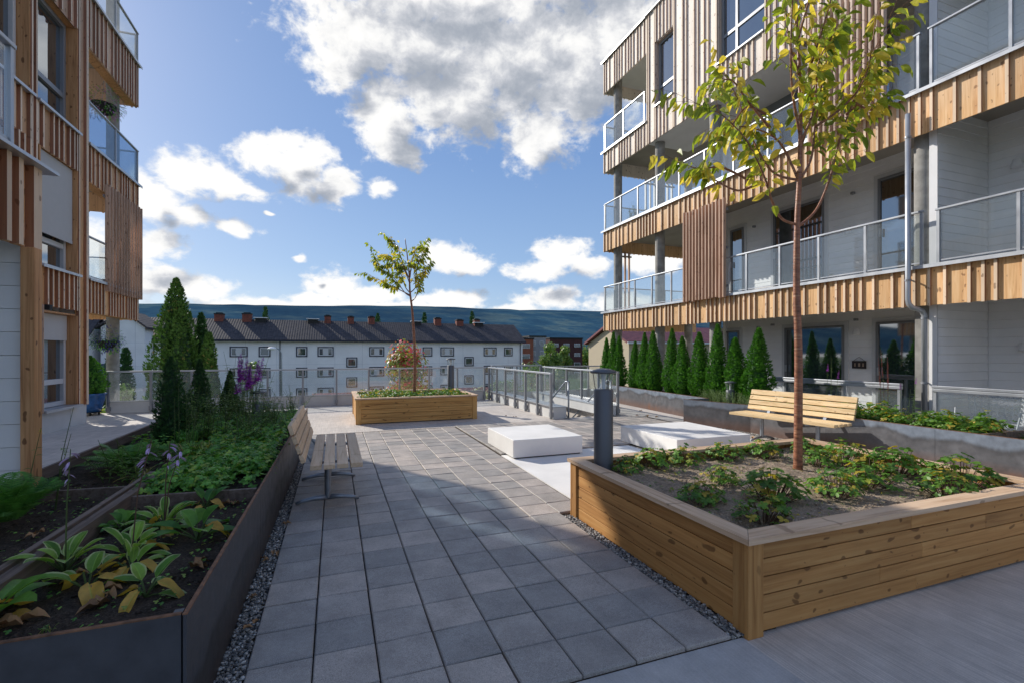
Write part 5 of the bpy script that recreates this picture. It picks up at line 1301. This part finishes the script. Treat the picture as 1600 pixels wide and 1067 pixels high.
# brick and dark blocks farther away
def slab_block(loc,w,d,h,mat,label,cols,rows,band=True,wz=1.3):
    x,y,z=loc; t=thing('apartment_block',(x,y,z),label,'building'); mb=MB(); mb.box(x-w/2,y,z,x+w/2,y+d,z+h,r=.5); mb.build('wall',mat,t)
    mb=MB(); mb.box(x-w/2-.2,y-.2,z+h,x+w/2+.2,y+d+.2,z+h+.4); mb.build('roof',rubber,t)
    for r_ in range(rows):
        for c in range(cols):
            cx=x-w/2+w*(c+.5)/cols; cz=z+h-2-(r_)*3.0; ww=w/cols*.55
            mb=MB(); mb.box(cx-ww/2,y-.12,cz-wz/2,cx+ww/2,y+.02,cz+wz/2); f=mb.build('window',trim,t); mb=MB(); mb.box(cx-ww/2+.12,y-.16,cz-wz/2+.12,cx+ww/2-.12,y-.121,cz+wz/2-.12); mb.build('pane',pane_far,f)
redb=simple('red_brick',(.26,.085,.05),.85,var=.2,ns=.5,bs=0); brownb=simple('dark_brown_brick',(.075,.03,.028),.85,var=.2,ns=.5,bs=0); greyb=simple('grey_panel',(.30,.30,.32),.8,bs=0)
slab_block((52.5,130,-8),5.2,10,13.2,redb,'red brick block beyond the right end of the white block',1,4)
slab_block((58.2,134,-8),5.4,10,14.0,greyb,'grey stair tower between the red brick block and the dark brown block',2,4,wz=1.6)
slab_block((69,136,-8),11.5,12,13.6,brownb,'dark brown brick block left of the cream house',3,4,wz=1.1)
# hills, with the haze put into their material as a blue glow
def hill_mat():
    m,nt,b=newmat('forest_hill_haze_glow'); p=pos(nt)
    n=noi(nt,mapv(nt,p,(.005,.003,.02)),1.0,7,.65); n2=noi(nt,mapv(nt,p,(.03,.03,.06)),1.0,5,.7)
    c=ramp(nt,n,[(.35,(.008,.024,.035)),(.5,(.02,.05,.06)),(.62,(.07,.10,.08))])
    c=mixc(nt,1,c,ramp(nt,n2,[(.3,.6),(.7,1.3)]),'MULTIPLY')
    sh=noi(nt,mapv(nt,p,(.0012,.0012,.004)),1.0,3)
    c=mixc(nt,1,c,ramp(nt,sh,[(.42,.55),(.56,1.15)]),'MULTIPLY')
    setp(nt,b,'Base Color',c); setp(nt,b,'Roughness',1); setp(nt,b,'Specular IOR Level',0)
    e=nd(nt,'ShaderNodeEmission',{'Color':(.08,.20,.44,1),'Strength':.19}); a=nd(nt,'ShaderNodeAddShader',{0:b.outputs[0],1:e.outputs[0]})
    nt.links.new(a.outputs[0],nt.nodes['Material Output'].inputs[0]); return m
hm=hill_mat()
def hills(y0,y1,zf,x0,x1,nx,ny,name):
    mb=MB(); pts=[]
    for j in range(ny+1):
        v=j/ny; row=[]
        for i in range(nx+1):
            u=i/nx; x=x0+(x1-x0)*u; y=y0+(y1-y0)*v; H=zf(x)
            z=-8+(H+8)*math.sin(v*pi/2)**.8*(1+.10*noise.noise(V(x*.0016,y*.0016,2))*(1-v))+14*noise.noise(V(x*.006,y*.006,5))*v*.6
            if j==ny: z+=3.2*noise.noise(V(x*.03,1,1))+2*noise.noise(V(x*.12,3,1))
            row.append((x,y,z))
        pts.append(row)
    b=0
    for r_ in pts: mb.v.extend(r_)
    for j in range(ny):
        for i in range(nx):
            a=j*(nx+1)+i; mb.f.append((a,a+1,a+nx+2,a+nx+1)); mb.c.extend([(.5,0,0)]*4); mb.m.append(0)
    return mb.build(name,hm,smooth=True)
def ridge(x):
    u=(x+2600)/6600
    return 272+max(-30,(x-66)*.017)+5*math.sin(x*.0021+1)+4*math.sin(x*.0052)
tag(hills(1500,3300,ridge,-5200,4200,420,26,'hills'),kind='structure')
mb=MB(); mx,my=-1180,3250; mb.tube([(mx,my,225),(mx,my,315)],[2.2,1.2],6); tag(mb.build('radio_mast',stem_b,origin=(mx,my,225)),'thin radio mast on the ridge of the hills','mast')
# tree helpers
def blob_tree(loc,H,Rw,label,mat,n,seed,s=.22,name='tree',cat='tree',group=None,trunk=.3,clumps=12,kind=None):
    rs=random.Random(seed); x,y,z=loc; t=thing(name,loc,label,cat,group)
    mb=MB(); tp=[(x,y,z-.1),(x+.05*Rw,y,z+H*.4),(x,y,z+H*.85)]; mb.tube(tp,[Rw*.09+.02,Rw*.06,.02],7)
    cs=[]
    for k in range(clumps):
        a=rs.uniform(0,6.28); q=rs.random()**.6; zz=trunk+(1-trunk)*rs.random()**.9; rad=Rw*q*math.sin(pi*min(.97,max(.12,(zz-trunk)/(1-trunk)*.8+.18)))
        c=V(x+math.cos(a)*rad,y+math.sin(a)*rad,z+H*zz*.93); cs.append((c,Rw*rs.uniform(.28,.5)))
        mb.tube([(x,y,z+H*max(.1,zz-.35)),c],[Rw*.03,.01],5)
    mb.build('trunk',bark_d,t); mb=MB()
    for i in range(n):
        c,r0=cs[i%len(cs)]; d=V(rs.gauss(0,1),rs.gauss(0,1),rs.gauss(0,.8)).normalized(); p=c+d*r0*rs.random()**.4
        nn=(d+V(rs.uniform(-.6,.6),rs.uniform(-.6,.6),rs.uniform(-.3,.9))).normalized(); a=nn.orthogonal().normalized(); b=nn.cross(a); q=s*rs.uniform(.5,1.2); r=min(.99,max(0,rs.random()*.6+.35*(i%len(cs))/len(cs)))
        mb.face([p-a*q*.5,p+b*q*.35,p+a*q*.5,p-b*q*.35],(r,.5,.5))
    mb.build('crown',mat,t); return t
# tall old cypresses beyond the railing
thuja((-6.42,24.0,-5.5),10.1,1.15,'tallest old cypress beyond the back railing, brown-tinged',9000,TMb,81,'old cypresses beyond the railing',s=.22,lean=(.1,0),prof=lambda q:min(1,.5+q*1.5)*(1-q**3.2)**.9)
thuja((-5.95,23.2,-5.5),9.1,.72,'slightly lower green cypress leaning on the front of the tallest one',7000,TMb,82,'old cypresses beyond the railing',s=.20,prof=lambda q:min(1,.5+q*1.5)*(1-q**4)**.9)
thuja((-5.55,24.6,-5.5),8.7,.62,'narrow dark cypress on the right flank of the tallest one',5000,TMd,83,'old cypresses beyond the railing',s=.22,prof=lambda q:min(1,.5+q*1.5)*(1-q**4)**.9)
thuja((-4.75,22.2,-5.5),7.75,.85,'separate lower pointed cypress right of the tall group',6000,TMb,84,'old cypresses beyond the railing',s=.20,prof=lambda q:(1-q)**.6)
thuja((-15.5,46,-5.5),7.3,.75,'slim dark cypress in front of the white house, right of the pillar',2500,TMd,85,'slim cypresses in front of the white house',s=.3,prof=lambda q:(1-q)**.45)
thuja((-16.5,46,-5.5),6.9,.6,'slim dark cypress half hidden by the concrete pillar',2000,TMd,86,'slim cypresses in front of the white house',s=.3,prof=lambda q:(1-q)**.45)
wl=leafmat('silver_leaf',(.22,.27,.19),(.60,.64,.55),(.7,.7,.62),vein=False)
blob_tree((-7.0,20.5,-5.5),6.1,1.0,'yellow-green shrub with pale flowers behind the left railing glass',SH,4500,91,.11,'shrub','shrub',trunk=.1)
blob_tree((-5.9,19.2,-5.5),5.6,1.05,'silvery variegated shrub low behind the left railing glass',wl,4500,92,.10,'shrub','shrub',trunk=.1)
blob_tree((3.3,24.0,-5.5),7.4,2.1,'autumn shrub turning from green to red behind the far planter',SHr,13000,93,.19,'shrub','shrub',trunk=.1,clumps=22)
blob_tree((6.3,21.5,-5.5),5.6,1.2,'silver-leaved shrub right of the autumn shrub behind the railing',wl,4000,94,.10,'shrub','shrub',trunk=.1)
blob_tree((-2.72,19.0,-5.5),7.0,.62,'green climbing bush above the railing near the magenta spikes',SH,4000,95,.11,'shrub','shrub',trunk=.1,clumps=16)
for i,(x,y,h,r_,lb_) in enumerate([(9.3,26,6.3,1.5,'rounded green tree behind the stairwell railing'),(12.6,30,6.2,1.9,'second rounded green tree behind the stairwell'),(24.25,52,9.3,1.9,'full green tree in front of the grey tower'),(28.7,57,7.9,1.35,'bright yellow-green young tree right of the street lamp')]):
    blob_tree((x,y,-5.5),h,r_,lb_,SH,4500,100+i,.2 if y<40 else .32,'tree','tree','trees between the terrace and the town',trunk=.15,clumps=16)
# distant wood as one mass
mb=MB(); rs=random.Random(77)
for k in range(230):
    x=rs.uniform(30,150); y=190+rs.uniform(-12,25); h=rs.uniform(9,14.5); r0=rs.uniform(2.2,4)
    for i in range(110):
        d=V(rs.gauss(0,1),rs.gauss(0,1),rs.gauss(0,1)).normalized(); p=V(x,y,-8+h*.62)+V(d.x*r0,d.y*r0,d.z*h*.42)*rs.random()**.35
        nn=(d+V(rs.uniform(-.5,.5),rs.uniform(-.5,.5),rs.uniform(0,.6))).normalized(); a=nn.orthogonal().normalized(); b=nn.cross(a); q=rs.uniform(.5,1.3)
        mb.face([p-a*q*.5,p+b*q*.4,p+a*q*.5,p-b*q*.4],(rs.random()*.9,.5,.5))
tag(mb.build('distant_wood',SH),'pale green belt of trees below the hills beyond the brick blocks','wood',kind='stuff')
for (x,h,lb_) in ((-9.0,8.2,'dark pine tip above the white block roof, near its left vents'),(13.0,8.0,'dark pine tip above the middle of the white block roof'),(20.6,8.6,'tall dark pine tip above the right half of the white block roof'),(6.0,7.6,'small pine tip above the white block roof, left of the young tree stem')):
    thuja((x*1.22,90,-5.5),h+6.2,1.6,lb_,1500,TMd,int(x*3)+200,'pine tips above the white block',s=.6,name='pine_tree',cat='pine tree',prof=lambda q:(1-q)**.7)
# street lamps
def lamp(x,y,zt,label):
    t=thing('street_lamp',(x,y,-5.5),label,'street lamp','street lamps beyond the terrace'); mb=MB(); mb.tube([(x,y,-5.5),(x,y,zt-1.0),(x,y,zt-.4),(x-.15,y-.1,zt-.1),(x-.5,y-.3,zt)],[.08,.06,.045,.04,.035],8); mb.build('pole',galv,t,smooth=True)
    mb=MB(); mb.lathe((x-.6,y-.35,zt-.12),[(.0,.20),(.18,.16),(.34,.04),(.30,0),(0,-.04)],16); mb.build('lamp_head',siding,t,smooth=True)
lamp(-3.8,40,1.85,'street lamp with a white head in front of the white block, above the flower spikes')
lamp(28.6,60,2.1,'street lamp with a curved arm in front of the brick blocks, behind the stairwell')
# ---------------------------------------------------------------- daylight
SUN=V(-.465,.762,.490).normalized()
w=bpy.data.worlds.new('World'); sc.world=w; w.use_nodes=True; nt=w.node_tree
bg=nt.nodes['Background']
sky=nd(nt,'ShaderNodeTexSky',sky_type='NISHITA',sun_disc=False,sun_elevation=math.asin(SUN.z),sun_rotation=math.atan2(SUN.x,SUN.y),air_density=1.0,dust_density=.6,ozone_density=1.6)
d=nt.nodes.new('ShaderNodeTexCoord').outputs['Generated']
s=nd(nt,'ShaderNodeSeparateXYZ',{0:d})
az=ma(nt,'ARCTAN2',s.outputs[0],s.outputs[1]); el=ma(nt,'ARCSINE',s.outputs[2])
p=nd(nt,'ShaderNodeCombineXYZ',{0:az,1:el,2:0.0}).outputs[0]
BL=[(0.1444, 0.571, 0.2637, 0.1125), (0.0322, 0.5571, 0.1191, 0.0757), (0.356, 0.5623, 0.2885, 0.1163), (0.496, 0.5287, 0.1865, 0.1199), (0.249, 0.4898, 0.2162, 0.0971), (0.4163, 0.4213, 0.0954, 0.0675), (0.0937, 0.4414, 0.0825, 0.0874), (0.2094, 0.639, 0.3886, 0.0848), (0.5803, 0.5697, 0.1258, 0.1328), (0.1189, 0.3894, 0.0627, 0.043), (-0.0035, 0.5141, 0.0646, 0.0524), (0.4894, 0.6813, 0.2839, 0.1063), (-0.061, 0.3392, 0.0888, 0.054), (-0.121, 0.3557, 0.0676, 0.0346), (0.0024, 0.3158, 0.0455, 0.04), (-0.2258, 0.3017, 0.0701, 0.0427), (-0.1725, 0.2901, 0.0496, 0.0258), (-0.0887, 0.3746, 0.0481, 0.0289), (-0.2929, 0.2487, 0.0582, 0.0464), (-0.3097, 0.2772, 0.0274, 0.0322), (-0.2351, 0.2336, 0.0509, 0.0232), (-0.1625, 0.2241, 0.0423, 0.0146), (-0.2971, 0.1705, 0.0559, 0.0342), (-0.3138, 0.1251, 0.0545, 0.0456), (-0.2756, 0.1159, 0.0722, 0.0282), (-0.2258, 0.1089, 0.0464, 0.0268), (-0.3614, 0.1649, 0.0377, 0.0541), (-0.0012, 0.127, 0.0673, 0.0381), (0.0627, 0.1069, 0.0811, 0.0335), (-0.105, 0.081, 0.1537, 0.0184), (0.0937, 0.0847, 0.2181, 0.0198), (-0.0497, 0.0928, 0.0623, 0.0242), (0.2186, 0.1988, 0.055, 0.0421), (0.2623, 0.1817, 0.0614, 0.0284), (0.249, 0.1083, 0.0729, 0.0261), (0.2094, 0.0999, 0.0865, 0.0202), (0.4523, 0.1946, 0.0614, 0.0396), (0.4069, 0.1641, 0.0735, 0.023), (0.5183, 0.1737, 0.0546, 0.0283), (0.443, 0.1086, 0.0848, 0.0291), (0.5675, 0.0936, 0.0705, 0.0315), (0.356, 0.085, 0.0737, 0.0132), (0.0837, 0.3155, 0.0274, 0.0206), (-0.0632, 0.1753, 0.0172, 0.0065), (-0.1125, 0.2571, 0.0118, 0.0049), (0.6431, 0.1901, 0.0814, 0.0341), (0.6918, 0.417, 0.0789, 0.0699)]
def cloud(pv):
    warp=noi(nt,mapv(nt,pv,(7,11,1)),1.0,3,.5,0,1)
    q=nd(nt,'ShaderNodeVectorMath',{0:warp,1:(.075,.05,0),2:pv},operation='MULTIPLY_ADD').outputs[0]
    q=nd(nt,'ShaderNodeVectorMath',{0:q,1:(.0375,.025,0)},operation='SUBTRACT').outputs[0]
    m=None
    for (a,e,ra,re) in BL:
        v=nd(nt,'ShaderNodeVectorMath',{0:q,1:(1/ra,1/re,0),2:(-a/ra,-e/re,0)},operation='MULTIPLY_ADD').outputs[0]
        l=nd(nt,'ShaderNodeVectorMath',{0:v},operation='LENGTH').outputs['Value']
        m=l if m is None else nd(nt,'ShaderNodeMath',{0:m,1:l,2:.16},operation='SMOOTH_MIN').outputs[0]
    b=ma(nt,'MAXIMUM',ma(nt,'SUBTRACT',1.0,m),-1.0)
    n=noi(nt,mapv(nt,pv,(17,24,1),(3,5,0)),1.0,9,.60,.25)
    n2=noi(nt,mapv(nt,pv,(45,60,1)),1.0,6,.6)
    # elsewhere in the sky, plain scattered clouds
    far=nd(nt,'ShaderNodeMapRange',{0:ma(nt,'ABSOLUTE',ma(nt,'SUBTRACT',az,HD)),1:.95,2:1.15}).outputs[0]
    g=noi(nt,mapv(nt,d,(2.2,2.2,4.5)),1.0,7,.55)
    b=ma(nt,'MAXIMUM',b,ma(nt,'MULTIPLY_ADD',far,ma(nt,'MULTIPLY_ADD',g,6.0,-2.2),-1.0))
    D=ma(nt,'ADD',b,ma(nt,'ADD',ma(nt,'MULTIPLY_ADD',n,1.75,-.87),ma(nt,'MULTIPLY_ADD',n2,.70,-.35)))
    return D,ma(nt,'ADD',b,ma(nt,'MULTIPLY_ADD',n,1.0,-.5))
D,n=cloud(p)
p2=nd(nt,'ShaderNodeVectorMath',{0:p,1:(-.040,.050,0)},operation='ADD').outputs[0]
D2,S2=cloud(p2)
alpha=nd(nt,'ShaderNodeMapRange',{0:D,1:-.06,2:.50},interpolation_type='SMOOTHSTEP').outputs[0]
lit=ma(nt,'SUBTRACT',D,D2)
thick=nd(nt,'ShaderNodeMapRange',{0:S2,1:.18,2:.95},interpolation_type='SMOOTHSTEP').outputs[0]
sh=ma(nt,'ADD',ma(nt,'MULTIPLY_ADD',thick,-.46,.92),ma(nt,'MULTIPLY',lit,.22))
cc=ramp(nt,sh,[(.10,(.28,.32,.40)),(.38,(.43,.47,.54)),(.62,(.68,.70,.75)),(.82,(.98,.98,.98)),(1.0,(1.1,1.09,1.07))])
K=7.9
cl=nd(nt,'ShaderNodeVectorMath',{0:cc},operation='SCALE'); cl.inputs['Scale'].default_value=K
tint=mixc(nt,1.0,sky.outputs[0],(1.0,1.0,1.0),'MULTIPLY')
hz=nd(nt,'ShaderNodeMapRange',{0:el,1:0.0,2:.28,3:1.0,4:0.0}).outputs[0]
grad=ramp(nt,el,[(.0,(3.9,5.2,7.0)),(.16,(2.5,4.0,6.6)),(.38,(1.65,3.0,5.9)),(.8,(1.25,2.4,5.2))])
base=mixc(nt,.72,tint,grad)
col=mixc(nt,alpha,base,cl.outputs[0])
nt.links.new(col,bg.inputs[0]); bg.inputs[1].default_value=.12
L=bpy.data.lights.new('sun','SUN'); L.energy=5.0; L.angle=math.radians(.5); L.color=(1,.94,.85)
so=bpy.data.objects.new('sun',L); COL.objects.link(so); so.rotation_euler=(-SUN).to_track_quat('-Z','Y').to_euler(); so.location=(-20,30,30)
cam=bpy.data.cameras.new('camera'); co=bpy.data.objects.new('camera',cam); COL.objects.link(co)
co.location=(0,0,1.55); co.rotation_euler=(pi/2,0,-HD); cam.sensor_width=36; cam.lens=745/1600*36; cam.shift_y=16/1600; cam.clip_end=12000; cam.clip_start=.05
sc.camera=co
sc.view_settings.view_transform='Standard'; sc.view_settings.look='None'; sc.view_settings.exposure=0; sc.view_settings.gamma=1
sc.render.engine='CYCLES'; sc.cycles.use_denoising=True; sc.cycles.max_bounces=8; sc.cycles.transparent_max_bounces=24; sc.cycles.caustics_reflective=False; sc.cycles.caustics_refractive=False; sc.cycles.sample_clamp_indirect=6
